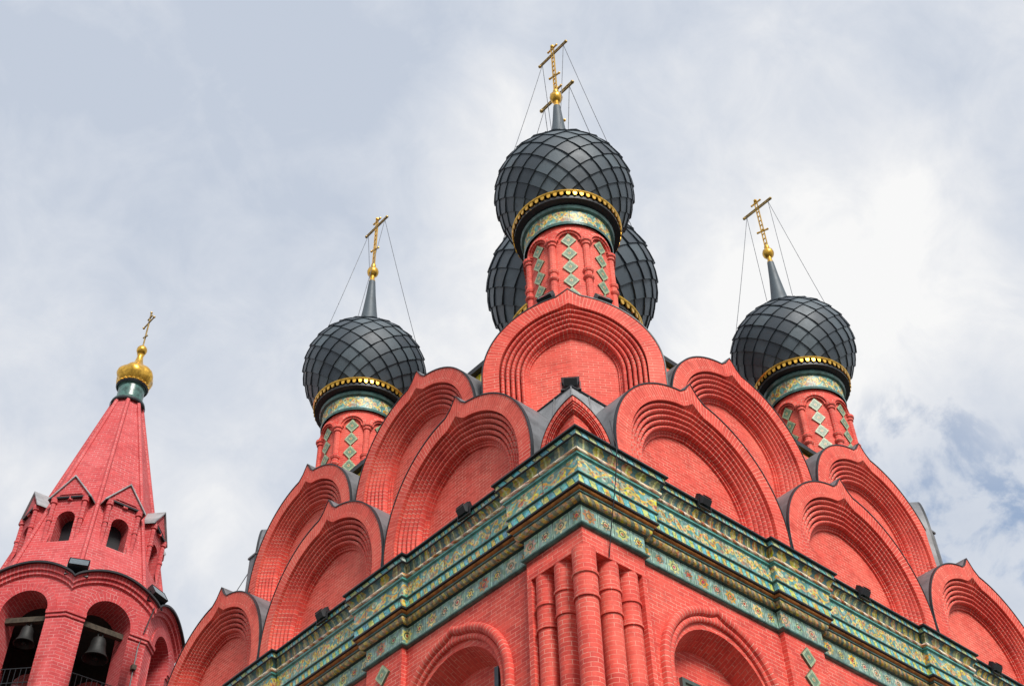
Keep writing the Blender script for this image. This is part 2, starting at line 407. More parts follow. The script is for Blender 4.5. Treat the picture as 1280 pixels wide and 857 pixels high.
class MB:
    def __init__(self):
        self.v, self.f, self.uv, self.tone = [], [], [], []

    def face(self, pts, uvs=None, tone=0.5):
        i = len(self.v)
        self.v += [Vector(p) for p in pts]
        self.f.append(tuple(range(i, i + len(pts))))
        if uvs is None:
            n = Vector((0, 0, 0))
            P = self.v[i:]
            for a in range(1, len(P) - 1):
                n += (P[a] - P[0]).cross(P[a + 1] - P[0])
            if n.length > 1e-12:
                n.normalize()
            if abs(n.z) > 0.8:
                uvs = [(p.x, p.y) for p in P]
            else:
                t = Vector((-n.y, n.x, 0)).normalized()
                k = 1.0 / max(0.35, math.sqrt(1 - n.z * n.z))
                uvs = [(p.dot(t), p.z * k) for p in P]
        self.uv += [tuple(q) for q in uvs]
        self.tone.append(tone)

    def grid(self, rows, uvs=None):
        """rows of points; faces between neighbours, sharing vertices"""
        i0 = len(self.v)
        nc = len(rows[0])
        for r in rows:
            self.v += [Vector(p) for p in r]
        for a in range(len(rows) - 1):
            for b in range(nc - 1):
                idx = (i0 + a * nc + b, i0 + a * nc + b + 1, i0 + (a + 1) * nc + b + 1, i0 + (a + 1) * nc + b)
                P = [self.v[k] for k in idx]
                if (P[0] - P[2]).length < 1e-7:
                    continue
                self.f.append(idx)
                if uvs:
                    self.uv += [uvs[a][b], uvs[a][b + 1], uvs[a + 1][b + 1], uvs[a + 1][b]]
                else:
                    self.uv += [(0, 0)] * 4
                self.tone.append(0.5)

    def box(self, c, s, rot=None):
        c = Vector(c)
        h = Vector(s) / 2
        P = []
        for z in (-1, 1):
            for x, y in ((-1, -1), (1, -1), (1, 1), (-1, 1)):
                q = Vector((x * h.x, y * h.y, z * h.z))
                P.append(c + (rot @ q if rot else q))
        for f in ((0, 3, 2, 1), (4, 5, 6, 7), (0, 1, 5, 4), (1, 2, 6, 5), (2, 3, 7, 6), (3, 0, 4, 7)):
            self.face([P[k] for k in f])

    def tube(self, pts, r, n=6, r2=None):
        pts = [Vector(p) for p in pts]
        rows, uvs = [], []
        L = 0
        for k, p in enumerate(pts):
            d = (pts[min(k + 1, len(pts) - 1)] - pts[max(k - 1, 0)]).normalized()
            a = d.orthogonal().normalized() if abs(d.z) < 0.99 else Vector((1, 0, 0))
            b = d.cross(a)
            rr = r if r2 is None else r + (r2 - r) * k / (len(pts) - 1)
            if k:
                L += (pts[k] - pts[k - 1]).length
            rows.append([p + (a * math.cos(2 * PI * j / n) + b * math.sin(2 * PI * j / n)) * rr for j in range(n + 1)])
            uvs.append([(2 * PI * rr * j / n, L) for j in range(n + 1)])
        self.grid(rows, uvs)
        self.face(list(reversed(rows[0][:-1])))
        self.face(rows[-1][:-1])

    def lathe(self, prof, c=(0, 0, 0), n=32, a0=0.0, a1=2 * PI, uvfn=None, rmean=None):
        rows, uvs = [], []
        L = 0
        for k, (r, z) in enumerate(prof):
            if k:
                L += math.hypot(r - prof[k - 1][0], z - prof[k - 1][1])
            rows.append([(c[0] + r * math.cos(a0 + (a1 - a0) * j / n), c[1] + r * math.sin(a0 + (a1 - a0) * j / n), c[2] + z) for j in range(n + 1)])
            rm = rmean or max(r, 0.05)
            if uvfn:
                uvs.append([uvfn(a0 + (a1 - a0) * j / n, k, L) for j in range(n + 1)])
            else:
                uvs.append([((a0 + (a1 - a0) * j / n) * rm, L) for j in range(n + 1)])
        self.grid(rows, uvs)

    def ball(self, c, r, n=12, sz=1.0):
        self.lathe([(max(1e-4, r * math.sin(PI * k / 8)), -r * sz * math.cos(PI * k / 8)) for k in range(9)], c, n)

    def build(self, name, material, parent=None, origin=None, sharp=32, fix=True, flat=False, axis=None):
        po = ORG.get(parent.name, Vector((0, 0, 0))) if parent else Vector((0, 0, 0))
        og = Vector(origin) if origin is not None else po
        me = bpy.data.meshes.new(name)
        me.from_pydata([tuple(p - og) for p in self.v], [], self.f)
        ul = me.uv_layers.new(name='UVMap')
        flat = [x for q in self.uv for x in q]
        ul.data.foreach_set('uv', flat)
        at = me.attributes.new('tone', 'FLOAT', 'FACE')
        at.data.foreach_set('value', self.tone)
        me.materials.append(material)
        import bmesh
        bm = bmesh.new()
        bm.from_mesh(me)
        bmesh.ops.remove_doubles(bm, verts=bm.verts, dist=0.0004)
        if fix:
            bmesh.ops.recalc_face_normals(bm, faces=bm.faces)
        if flat and not fix:                 # turn every face away from the building's axis
            bm.normal_update()
            for fc in bm.faces:
                c = fc.calc_center_median()
                if axis:
                    c = c + og - Vector((axis[0], axis[1], 0))
                if c.x * fc.normal.x + c.y * fc.normal.y < 0:
                    fc.normal_flip()
        bm.to_mesh(me)
        bm.free()
        me.polygons.foreach_set('use_smooth', [not flat] * len(me.polygons))
        me.set_sharp_from_angle(angle=R(sharp))
        o = bpy.data.objects.new(name, me)
        col.objects.link(o)
        if parent:
            o.parent = parent
        o.location = og - po
        ORG[o.name] = og.copy()
        return o


def tag(o, label, cat, group=None, kind=None):
    if label:
        o['label'] = label
    if cat:
        o['category'] = cat
    if group:
        o['group'] = group
    if kind:
        o['kind'] = kind
    return o


def empty(name, loc, parent=None):
    o = bpy.data.objects.new(name, None)
    o.empty_display_size = 0.3
    col.objects.link(o)
    po = ORG.get(parent.name, Vector((0, 0, 0))) if parent else Vector((0, 0, 0))
    if parent:
        o.parent = parent
    o.location = Vector(loc) - po
    ORG[o.name] = Vector(loc)
    return o


def copy_tree(o, parent):
    c = o.copy()
    col.objects.link(c)
    c.parent = parent
    for ch in list(o.children):
        copy_tree(ch, c)
    return c


# ------------------------------------------------------------------ ground
g_ = MB()
g_.face([(-1500, -1500, 0), (1500, -1500, 0), (1500, 1500, 0), (-1500, 1500, 0)])
tag(g_.build('ground', M['ground']), 'pale paved ground around the church', 'ground', kind='structure')

# ------------------------------------------------------------------ church
X0, Y0 = -2.479, -2.25                 # kokoshnik plane of the two visible fronts
X1, Y1 = 9.079, 8.523                  # the far sides, by symmetry
SX, SY = 6.6, 6.273                    # drum spacing
BX, BY = 3.364, 3.108                  # bay widths
PIL = 0.12                             # pilaster front behind the kokoshnik plane
FLD = 0.20                             # wall field behind the kokoshnik plane
church = empty('church', (SX / 2, SY / 2, 0))
tag(church, 'red brick church with slate grey onion domes, rounded gables and a glazed tile cornice', 'church')

# plan of the wall: corner ressauts and pilasters
bx = [X0 + PIL, -1.345, -0.096 + BX / 2 - 0.40, -0.096 + BX / 2 + 0.40, -0.096 + 1.5 * BX - 0.40, -0.096 + 1.5 * BX + 0.40, X1 - 1.06, X1 - PIL]
by = [Y0 + PIL, -1.175, 0.063 + BY / 2 - 0.38, 0.063 + BY / 2 + 0.38, 0.063 + 1.5 * BY - 0.38, 0.063 + 1.5 * BY + 0.38, Y1 - 1.05, Y1 - PIL]


def plan(d):
    """wall outline pushed out by d, counter-clockwise from the near corner along +X"""
    P = []
    yf, yr = Y0 + PIL - d, Y0 + FLD - d
    P.append((X0 + PIL - d, yf))
    for k in range(1, 7, 2):
        P += [(bx[k] + d, yf), (bx[k] + d, yr), (bx[k + 1] - d, yr), (bx[k + 1] - d, yf)]
    P.append((X1 - PIL + d, yf))
    P.append((X1 - PIL + d, Y1 - PIL + d))
    xf, xr = X0 + PIL - d, X0 + FLD - d
    P.append((xf, Y1 - PIL + d))
    for k in range(6, 0, -2):
        P += [(xf, by[k] - d), (xr, by[k] - d), (xr, by[k - 1] + d), (xf, by[k - 1] + d)]
    return P


def sweep(mb, prof, vnorm=True):
    """sweep a (d,z) profile along the plan"""
    base = plan(0)
    n = len(base)
    L = [0]
    for k in range(n):
        a, b = base[k], base[(k + 1) % n]
        L.append(L[-1] + math.hypot(b[0] - a[0], b[1] - a[1]))
    tot = [0]
    for k in range(1, len(prof)):
        tot.append(tot[-1] + math.hypot(prof[k][0] - prof[k - 1][0], prof[k][1] - prof[k - 1][1]))
    T = tot[-1]
    rings = [plan(d) for d, z in prof]
    for k in range(n):
        rows, uvs = [], []
        for j, (d, z) in enumerate(prof):
            a, b = rings[j][k], rings[j][(k + 1) % n]
            rows.append([(a[0], a[1], z), (b[0], b[1], z)])
            v = tot[j] / T if vnorm else tot[j]
            uvs.append([(L[k], v), (L[k + 1], v)])
        mb.grid(rows, uvs)


def roll(d0, z0, d1, z1, out, n=7):
    """rounded moulding between two profile points"""
    P = []
    for k in range(n + 1):
        t = k / n
        P.append((d0 + (d1 - d0) * t + out * math.sin(PI * t), z0 + (z1 - z0) * (0.5 - 0.5 * math.cos(PI * t))))
    return P


cor = MB()
sweep(cor, [(0.0, 10.275), (0.012, 10.40), (0.012, 11.40), (0.27, 11.44)], False)
cornice = cor.build('cornice', M['dark_glaze'], church, fix=False)
LAYERS = [
    ('bottom_moulding', 'teal_glaze', roll(0.0, 10.255, 0.012, 10.315, 0.045)),
    ('tile_frieze', 'frieze', [(0.016, 10.315), (0.016, 10.555)]),
    ('shadow_fillet', 'dark_glaze', [(0.016, 10.555), (0.055, 10.562)]),  # shade under the rope moulding, painted in with dark glaze
    ('rope_moulding', 'rope', roll(0.045, 10.562, 0.09, 10.648, 0.024)),
    ('cove_roll', 'teal_glaze', roll(0.085, 10.648, 0.10, 10.678, 0.018, 5)),
    ('brown_moulding', 'brown_glaze', roll(0.10, 10.678, 0.13, 10.715, 0.020, 5)),
    ('dark_fillet', 'dark', [(0.13, 10.715), (0.16, 10.722), (0.16, 10.745)]),
    ('check_band', 'check', [(0.143, 10.745), (0.146, 10.872)]),
    ('cove_moulding', 'teal_glaze', roll(0.146, 10.872, 0.15, 10.905, 0.02, 5)),
    ('vine_band', 'vine', [(0.152, 10.905), (0.162, 11.118)]),
    ('turquoise_fillet', 'turq_glaze', [(0.162, 11.118), (0.19, 11.13), (0.19, 11.16)]),
    ('white_rope', 'rope_white', roll(0.19, 11.16, 0.2, 11.21, 0.02, 6)),
    ('leaf_band', 'leaves', [(0.195, 11.21), (0.20, 11.25), (0.222, 11.30), (0.245, 11.325)]),
    ('black_fillet', 'dark', [(0.245, 11.325), (0.262, 11.33), (0.262, 11.345)]),
    ('pale_check_band', 'check_top', [(0.25, 11.345), (0.252, 11.425)]),
    ('drip_edge', 'dark', [(0.252, 11.425), (0.292, 11.425), (0.292, 11.447), (0.05, 11.50)]),
]
for nm, mt, prof in LAYERS:
    b = MB()
    sweep(b, prof)
    b.build(nm, M[mt], cornice, fix=False)

# ---- walls
wall_top = 10.26
wb = MB()


def face_map(side):
    """local (t along the front, d out from the kokoshnik plane, z) -> world"""
    if side == 'x':
        return lambda t, d, z: (t, Y0 - d, z)
    return lambda t, d, z: (X0 - d, t, z)


def arch_pts(c, zc, r, zb, n=20, tip=0.0, tw=0.2):
    P = [(c - r, zb)]
    for k in range(n + 1):
        a = PI - PI * k / n
        x = r * math.cos(a)
        z = zc + r * math.sin(a)
        if tip:
            z += tip * max(0, 1 - abs(x) / tw) ** 1.3
        P.append((c + x, z))
    P.append((c + r, zb))
    return P


WIN = {'x': [(-0.096, 0), (-0.096 + BX, 1), (-0.096 + 2 * BX, 2)], 'y': [(0.26, 0), (0.18 + BY, 1), (0.1 + 2 * BY, 2)]}
WR, WZ, WSILL = 0.88, 8.88, 6.4
for side, B in (('x', bx), ('y', by)):
    mp_ = face_map(side)
    d1, d0 = -PIL, -FLD

    def q(t0, t1, d, z0, z1):
        wb.face([mp_(t0, d, z0), mp_(t1, d, z0), mp_(t1, d, z1), mp_(t0, d, z1)], [(t0, z0), (t1, z0), (t1, z1), (t0, z1)])
    # pilasters
    for k in (2, 4):
        q(B[k], B[k + 1], d1, 0, wall_top)
        for t in (B[k], B[k + 1]):
            wb.face([mp_(t, d1, 0), mp_(t, d0, 0), mp_(t, d0, wall_top), mp_(t, d1, wall_top)])
    q(B[6], B[7], d1, 0, wall_top)
    wb.face([mp_(B[6], d1, 0), mp_(B[6], d0, 0), mp_(B[6], d0, wall_top), mp_(B[6], d1, wall_top)])
    # fields with arched recesses
    for (c, _), (t0, t1) in zip(WIN[side], ((B[1], B[2]), (B[3], B[4]), (B[5], B[6]))):
        q(t0, c - WR, d0, 0, wall_top)
        q(c + WR, t1, d0, 0, wall_top)
        q(c - WR, c + WR, d0, 0, WSILL)
        A = arch_pts(c, WZ, WR, WSILL)[1:-1]
        for (xa, za), (xb, zb) in zip(A[:-1], A[1:]):
            wb.face([mp_(xa, d0, za), mp_(xb, d0, zb), mp_(xb, d0, wall_top), mp_(xa, d0, wall_top)], [(xa, za), (xb, zb), (xb, wall_top), (xa, wall_top)])
# corner: notched recess that holds the cluster of columns
NZ = 9.99
NB = 0.46
for side, B in (('x', bx), ('y', by)):
    mp_ = face_map(side)
    e0, e1 = B[0], B[1]
    wb.face([mp_(e0, -PIL, NZ), mp_(e1, -PIL, NZ), mp_(e1, -PIL, wall_top), mp_(e0, -PIL, wall_top)], [(e0, NZ), (e1, NZ), (e1, wall_top), (e0, wall_top)])
    wb.face([mp_(e1, -PIL, 0), mp_(e1 - 0.07, -PIL, 0), mp_(e1 - 0.07, -PIL, NZ), mp_(e1, -PIL, NZ)])
    wb.face([mp_(e1 - 0.07, -PIL, 0), mp_(e1 - 0.07, -NB, 0), mp_(e1 - 0.07, -NB, NZ), mp_(e1 - 0.07, -PIL, NZ)])
    wb.face([mp_(e1, -PIL, 0), mp_(e1, -FLD, 0), mp_(e1, -FLD, wall_top), mp_(e1, -PIL, wall_top)])
    off = X0 if side == 'x' else Y0
    wb.face([mp_(off + NB, -NB, 0), mp_(e1 - 0.07, -NB, 0), mp_(e1 - 0.07, -NB, NZ), mp_(off + NB, -NB, NZ)])
    wb.face([mp_(e0, -PIL, NZ), mp_(e1, -PIL, NZ), mp_(e1, -NB, NZ), mp_(off + NB, -NB, NZ)])
# far sides
wb.face([(X1 - PIL, Y0 + PIL, 0), (X1 - PIL, Y1 - PIL, 0), (X1 - PIL, Y1 - PIL, 11.4), (X1 - PIL, Y0 + PIL, 11.4)])
wb.face([(X1 - PIL, Y1 - PIL, 0), (X0 + PIL, Y1 - PIL, 0), (X0 + PIL, Y1 - PIL, 11.4), (X1 - PIL, Y1 - PIL, 11.4)])
wall = wb.build('wall', M['brick'], church, flat=True, fix=False)

# ---- window recesses: reveal, back wall, moulded arch, glazed window
for side in ('x', 'y'):
    mp_ = face_map(side)
    for c, i in WIN[side]:
        D = 0.52
        A = arch_pts(c, WZ, WR, WSILL)
        B_ = arch_pts(c, WZ - 0.13, WR - 0.02, WSILL)
        rv = MB()
        L = 0
        rows = [[], []]
        uvs = [[], []]
        for k, (a, b) in enumerate(zip(A, B_)):
            if k:
                L += math.hypot(a[0] - A[k - 1][0], a[1] - A[k - 1][1])
            rows[0].append(mp_(a[0], -FLD, a[1]))
            rows[1].append(mp_(b[0], -D, b[1]))
            uvs[0].append((0.0, L))
            uvs[1].append((D - FLD, L))
        rv.grid(rows, uvs)
        win = rv.build('window', M['brick'], church, origin=mp_(c, -FLD, 8.0), fix=False)
        bk = MB()
        wx0, wx1, wz1 = c - 0.42, c + 0.24, 9.16
        Bi = B_[1:-1]
        for (xa, za), (xb, zb) in zip(Bi[:-1], Bi[1:]):
            lo_a = lo_b = WSILL
            bk.face([mp_(xa, -D, lo_a), mp_(xb, -D, lo_b), mp_(xb, -D, zb), mp_(xa, -D, za)], [(xa, lo_a), (xb, lo_b), (xb, zb), (xa, za)])
        bk.build('recess_wall', M['brick'], win)
        fr = MB()
        zb0 = 7.9
        for (a0, a1, b0, b1) in ((wx0, wx1, wz1 - 0.05, wz1), (wx0, wx0 + 0.05, zb0, wz1 - 0.05), (wx1 - 0.05, wx1, zb0, wz1 - 0.05), ((wx0 + wx1) / 2 - 0.02, (wx0 + wx1) / 2 + 0.02, zb0, wz1 - 0.05), (wx0, wx1, zb0 - 0.05, zb0)):
            P = [mp_(a0, -D + 0.05, b0), mp_(a1, -D + 0.05, b0), mp_(a1, -D + 0.05, b1), mp_(a0, -D + 0.05, b1)]
            Q = [mp_(a0, -D + 0.003, b0), mp_(a1, -D + 0.003, b0), mp_(a1, -D + 0.003, b1), mp_(a0, -D + 0.003, b1)]
            fr.face(P)
            for k in range(4):
                fr.face([P[k], P[(k + 1) % 4], Q[(k + 1) % 4], Q[k]])
        fr.build('window_frame', M['frame'], win)
        gl = MB()
        gl.face([mp_(wx0 + 0.04, -D + 0.02, zb0), mp_(wx1 - 0.04, -D + 0.02, zb0), mp_(wx1 - 0.04, -D + 0.02, wz1 - 0.04), mp_(wx0 + 0.04, -D + 0.02, wz1 - 0.04)])
        gl.build('pane', M['glass'], win)
        if side == 'y':
            sh = MB()
            t = c - 0.60
            cpt = Vector(mp_(t, -D + 0.09, 8.60))
            sh.box(cpt, (0.17, 0.07, 1.5))
            sh.build('shutter', M['shutter'], win)
        # moulded archivolt round the opening: flat ring, two rolls
        ar = MB()
        prof = [(1.08, -FLD), (1.08, -FLD + 0.05)]
        prof += [(1.08 - 0.055 + 0.055 * math.cos(PI * k / 6), -FLD + 0.05 + 0.035 * math.sin(PI * k / 6)) for k in range(1, 7)]
        prof += [(0.955, -FLD + 0.02)]
        prof += [(0.955 - 0.038 + 0.038 * math.cos(PI * k / 6), -FLD + 0.02 + 0.03 * math.sin(PI * k / 6)) for k in range(1, 7)]
        prof += [(WR, -FLD)]
        base = arch_pts(0, 0, 1, 0, 36)
        rows, uvs = [], []
        for r, d in prof:
            P = arch_pts(c, WZ + 0.09, r, WSILL, 36, 0.06 if r > 0.93 else 0.0, 0.14)
            L = 0
            row, uvr = [], []
            Pm = arch_pts(c, WZ + 0.09, 1.0, WSILL, 36)
            for k, (x, z) in enumerate(P):
                if k:
                    L += math.hypot(Pm[k][0] - Pm[k - 1][0], Pm[k][1] - Pm[k - 1][1])
                row.append(mp_(x, d, z))
                uvr.append((0.03 + (1.08 - r) * 0.35, L))
            rows.append(row)
            uvs.append(uvr)
        ar.grid(rows, uvs)
        ar.build('arch_moulding', M['arch_brick'], win)

# glazed diamond tiles set in the pilasters, two above each other
for side, cs in (('x', (-0.096 + BX / 2, -0.096 + 1.5 * BX)), ('y', (0.063 + BY / 2, 0.063 + 1.5 * BY))):
    mp_ = face_map(side)
    for c in cs:
        for zc in (10.02, 9.70, 9.38):
            b = MB()
            hw, hh = 0.14, 0.145
            P = [mp_(c, -PIL + 0.03, zc - hh), mp_(c + hw, -PIL + 0.03, zc), mp_(c, -PIL + 0.03, zc + hh), mp_(c - hw, -PIL + 0.03, zc)]
            Q = [mp_(c, -PIL - 0.01, zc - hh - .01), mp_(c + hw + .01, -PIL - 0.01, zc), mp_(c, -PIL - 0.01, zc + hh + .01), mp_(c - hw - .01, -PIL - 0.01, zc)]
            b.face(P, [(0, 0), (1, 0), (1, 1), (0, 1)])
            for k in range(4):
                b.face([P[k], P[(k + 1) % 4], Q[(k + 1) % 4], Q[k]], [(0, 0)] * 4)
            b.build('diamond_tile', M['diamond'], church, origin=mp_(c, -PIL, zc))

# ---- five engaged columns at the near corner
CC = [((-2.29, -2.06), 0.130, 0.0), ((-1.86, -2.0), 0.122, 0.02), ((-1.545, -2.0), 0.122, 0.05), ((-2.23, -1.685), 0.122, 0.02), ((-2.23, -1.373), 0.122, 0.05)]
for (cx, cy), r, dz in CC:
    b = MB()
    ztop = NZ
    prof = [(r * 1.0, 0.0)]
    zs = 9.35 - dz
    prof += [(r * 1.0, zs - 0.03), (r * 1.16, zs - 0.03), (r * 1.16, zs), (r * 1.06, zs + 0.012), (r * 1.06, zs + 0.27), (r * 1.2, zs + 0.27), (r * 1.2, zs + 0.30), (r * 1.06, zs + 0.31), (r * 1.06, ztop)]
    rows, uvs = [], []
    b.lathe(prof, (cx, cy, 0), 24, uvfn=lambda a, k, L, prof=prof, r=r: (a * r * 1.0, prof[k][1]))
    b.build('corner_column', M['brick'], church, origin=(cx, cy, 0))


# ---- kokoshniks
def outline(r, s, zc, zb, pk, pw, n=40, squash=1.0, legs=True):
    """(u, v) points from the left foot over the arch to the right foot, inset by s"""
    rr = r - s
    P = []
    if legs:
        for k in range(4):
            t = k / 4
            z = zb + (zc - zb) * t
            P.append((-(rr - 0.10 * r / 1.65 * (1 - t) ** 2), z))
    for k in range(n + 1):
        a = PI - PI * k / n
        x = rr * math.cos(a)
        z = zc + rr * math.sin(a)
        if pk:
            z += pk * max(0.0, 1 - abs(x) / pw) ** 1.25
        P.append((x, z))
    if legs:
        for k in range(3, -1, -1):
            t = k / 4
            z = zb + (zc - zb) * t
            P.append(((rr - 0.10 * r / 1.65 * (1 - t) ** 2), z))
    return P


def kokoshnik(name, parent, origin, r, zc, zb, fold=0.0, k=1.0, peak=0.25, cap=0.9, nroll=5, rolls=0.365, ow=0.25):
    """one rounded brick gable facing -Y; fold bends it back on both sides (degrees)"""
    ox, oy, oz = origin
    cs, sn = math.cos(R(fold)), math.sin(R(fold))

    def P3(u, d, v):
        return (ox + u * cs, oy + abs(u) * sn - d / max(cs, 0.5), v)

    npt = 44

    def band(mb, prof, ubase=0.0, uscale=1.0, pkf=None, vshift=0.0):
        ref = outline(r, prof[0][0], zc, zb, 0, 1, npt)
        L = [0]
        for a, b in zip(ref[:-1], ref[1:]):
            L.append(L[-1] + math.hypot(b[0] - a[0], b[1] - a[1]))
        rows, uvs = [], []
        tot = 0
        for j, (s, d) in enumerate(prof):
            if j:
                tot += math.hypot(s - prof[j - 1][0], d - prof[j - 1][1])
            pk = (peak if s < 0.01 else peak * 0.55 if (len(prof) == 3 and j == 1) else peak * 0.06) if pkf is None else pkf
            O = outline(r, s, zc, zb, pk, 0.20 * k, npt)
            rows.append([P3(u, d, v) for u, v in O])
            uvs.append([(ubase + tot * uscale, l + vshift) for l in L])
        mb.grid(rows, uvs)

    dep = -0.265 * k
    s_in = 0.68 * k
    # tympanum is the body mesh
    b = MB()
    O = outline(r, s_in, zc, zb, peak * 0.08, 0.2 * k, npt)
    half = len(O) // 2
    bot = [(u, zb) for u, v in O]
    for (a, bb) in zip(O[:-1], O[1:]):
        if abs(a[0] - bb[0]) < 1e-6:
            continue
        lo = zb - 0.02
        b.face([P3(a[0], dep, lo), P3(bb[0], dep, lo), P3(bb[0], dep, max(bb[1], lo)), P3(a[0], dep, max(a[1], lo))],
               [(a[0], lo), (bb[0], lo), (bb[0], max(bb[1], lo)), (a[0], max(a[1], lo))])
    body = b.build(name, M['tymp_brick'], parent, origin=origin)
    # outer archivolt: flat ring of radial bricks with its outer edge and inner return
    b = MB()
    band(b, [(0.0, -0.25 * k), (0.0, 0.0)], 0.05)
    band(b, [(0.0, 0.0), (ow * k, 0.0), (ow * k, -0.085 * k)], 0.13 - 0.02)
    b.build('outer_arch', M['ring_brick'], body)
    # rolls stepping inwards
    s = ow * k
    d = -0.085 * k
    wroll = rolls * k / nroll
    for i in range(nroll):
        b = MB()
        prof = [(s, d), (s, d - 0.075 * k), (s + wroll * 0.20, d - 0.075 * k)]
        for t in range(0, 7):
            a = PI * t / 6
            prof.append((s + wroll * 0.22 + wroll * 0.78 * (0.5 - 0.5 * math.cos(a)), d + 0.052 * k * math.sin(a) ** 0.8))
        d2 = d - 0.032 * k * 4 / max(4, nroll)
        prof.append((s + wroll, d2))
        band(b, prof, 0.02, 0.5, vshift=0.023 * i)
        b.build('roll_moulding', M['arch_brick'], body)
        s += wroll
        d = d2
    # inner flat steps
    b = MB()
    band(b, [(s, d), (s + 0.03 * k, d), (s + 0.03 * k, d - 0.02 * k), (s_in, d - 0.02 * k), (s_in, dep)], 0.02, 0.8)
    b.build('inner_arch', M['arch_brick'], body)
    # sheet metal over the extrados, running back to the tier behind
    b = MB()
    rows = []
    pr = [(-0.002, 0.010), (-0.020 * k, 0.010), (-0.020 * k, -0.035 * k)]
    for s_, d_ in pr:
        O = outline(r, s_, zc, zb, peak, 0.20 * k, npt)
        rows.append([P3(u, d_, v) for u, v in O])
    b.grid(rows, None)
    b.build('edge_flashing', M['dark'], body)
    b = MB()
    rows = []
    for s_, d_ in ((-0.022 * k, -0.03 * k), (-0.022 * k, -cap)):
        O = outline(r, s_, zc, zb, peak, 0.20 * k, npt)
        rows.append([P3(u, d_, v) for u, v in O])
    b.grid(rows, None)
    b.build('metal_cap', M['cap_sheet'], body)
    return body


TZ, TB, TR = 11.79, 11.30, 1.655
k1 = kokoshnik('kokoshnik', church, (-0.096, Y0, 11.3), TR, TZ, TB)
firsts = [k1]


def place_copy(src, x, y, rz, sx=1.0, s=1.0, z=None):
    c = copy_tree(src, src.parent)
    po = ORG[src.parent.name]
    c.location = Vector((x, y, ORG[src.name].z if z is None else z)) - po
    c.rotation_euler = (0, 0, rz)
    c.scale = (sx * s, s, s)
    return c


for i in (1, 2):
    place_copy(k1, -0.096 + BX * i, Y0, 0)
for i in range(3):
    place_copy(k1, X0, 0.063 + BY * i, -PI / 2, BY / BX)
# second tier, set back
J = 0.53
k2 = kokoshnik('kokoshnik', church, (1.758, Y0 + J, 13.4), 1.60, 13.88, 13.02, cap=0.8)
place_copy(k2, 1.758 + BX, Y0 + J, 0)
for i in range(2):
    place_copy(k2, X0 + J, 1.744 + BY * i, -PI / 2, BY / BX)
# the corner gables: tall folded one of the upper tier facing the diagonal, small folded one below it
QC = 1.05
kc = kokoshnik('corner_kokoshnik', church, (0, 0, 13.6), 1.38, 14.50, 12.98, fold=11, k=1.02, peak=0.12, cap=0.7, nroll=5, rolls=0.38, ow=0.245)
po = ORG['church']
dx, dy = -QC - 0.07, -QC + 0.06
kc.location = Vector((dx, dy, 13.6)) - po
kc.rotation_euler = (0, 0, R(-45))
place_copy(kc, SX + QC + 0.16, -QC + 0.04, R(45), z=13.55)
place_copy(kc, -QC - 0.10, SY + QC + 0.14, R(-135), z=13.55)
ks = kokoshnik('corner_kokoshnik', church, (0, 0, 11.3), 0.64, 11.50, 11.28, fold=45, k=0.30, peak=0.0, cap=0.45, nroll=3)
ks.location = Vector((X0 + 0.02, Y0 + 0.02, 11.3)) - po
ks.rotation_euler = (0, 0, R(-45))

# ---- metal roofs between the gables
b = MB()


def loop(pts_lo, pts_hi):
    n = len(pts_lo)
    for k in range(n):
        b.face([pts_lo[k], pts_lo[(k + 1) % n], pts_hi[(k + 1) % n], pts_hi[k]])


def rect(x0, y0, x1, y1, z):
    return [(x0, y0, z), (x1, y0, z), (x1, y1, z), (x0, y1, z)]


loop(rect(X0 + 0.30, Y0 + 0.30, X1 - 0.30, Y1 - 0.30, 11.1), rect(X0 + J + 0.06, Y0 + J + 0.06, X1 - J - 0.06, Y1 - J - 0.06, 13.02))
loop(rect(X0 + J + 0.06, Y0 + J + 0.06, X1 - J - 0.06, Y1 - J - 0.06, 13.02), rect(-1.25, -1.25, SX + 1.25, SY + 1.25, 13.30))
loop(rect(-1.25, -1.25, SX + 1.25, SY + 1.25, 13.30), rect(-0.2, -0.2, SX + 0.2, SY + 0.2, 13.6))
roof = b.build('valley_roof', M['lead'], church, sharp=20)
# standing seams, and the black edging of the corner ridge
for side in ('x', 'y'):
    for c in ((-0.096 + BX / 2, -0.096 + 1.5 * BX) if side == 'x' else (0.063 + BY / 2, 0.063 + 1.5 * BY)):
        mp_ = face_map(side)
        for du, dv in ((-0.11, -0.16), (0.14, 0.20)):
            b = MB()
            b.tube([mp_(c + du, -0.325, 11.3), mp_(c + dv, -0.575, 12.95)], 0.014, 5)
            b.build('roof_seam', M['dark'], roof)
b = MB()
b.tube([(0.2, Y0 + J + 0.055, 13.03), (X0 + J + 0.055, Y0 + J + 0.055, 13.03), (X0 + J + 0.055, 0.2, 13.03)], 0.022, 6)
b.build('ridge_edge', M['dark'], roof)
for q_ in ((-0.30, 0.0), (0.0, -0.30), (0.0, 0.0)):
    b = MB()
    b.tube([(X0 + 0.30 + q_[0] * -1.6, Y0 + 0.30 + q_[1] * -1.6, 11.12), (X0 + J + 0.055 + q_[0] * -1.1, Y0 + J + 0.055 + q_[1] * -1.1, 13.02)], 0.012, 5)
    b.build('roof_seam', M['cap_sheet'], roof)
# body of the upper storey that the second tier leans on
b = MB()
UW = []
for z in (13.4, 15.3):
    x0, y0, x1, y1, c = -1.2, -1.2, SX + 1.2, SY + 1.2, 1.25
    UW.append([(x0 + c, y0, z), (x1 - c, y0, z), (x1, y0 + c, z), (x1, y1 - c, z), (x1 - c, y1, z), (x0 + c, y1, z), (x0, y1 - c, z), (x0, y0 + c, z)])
loop(UW[0], UW[1])
b.build('upper_wall', M['brick'], church, flat=True)

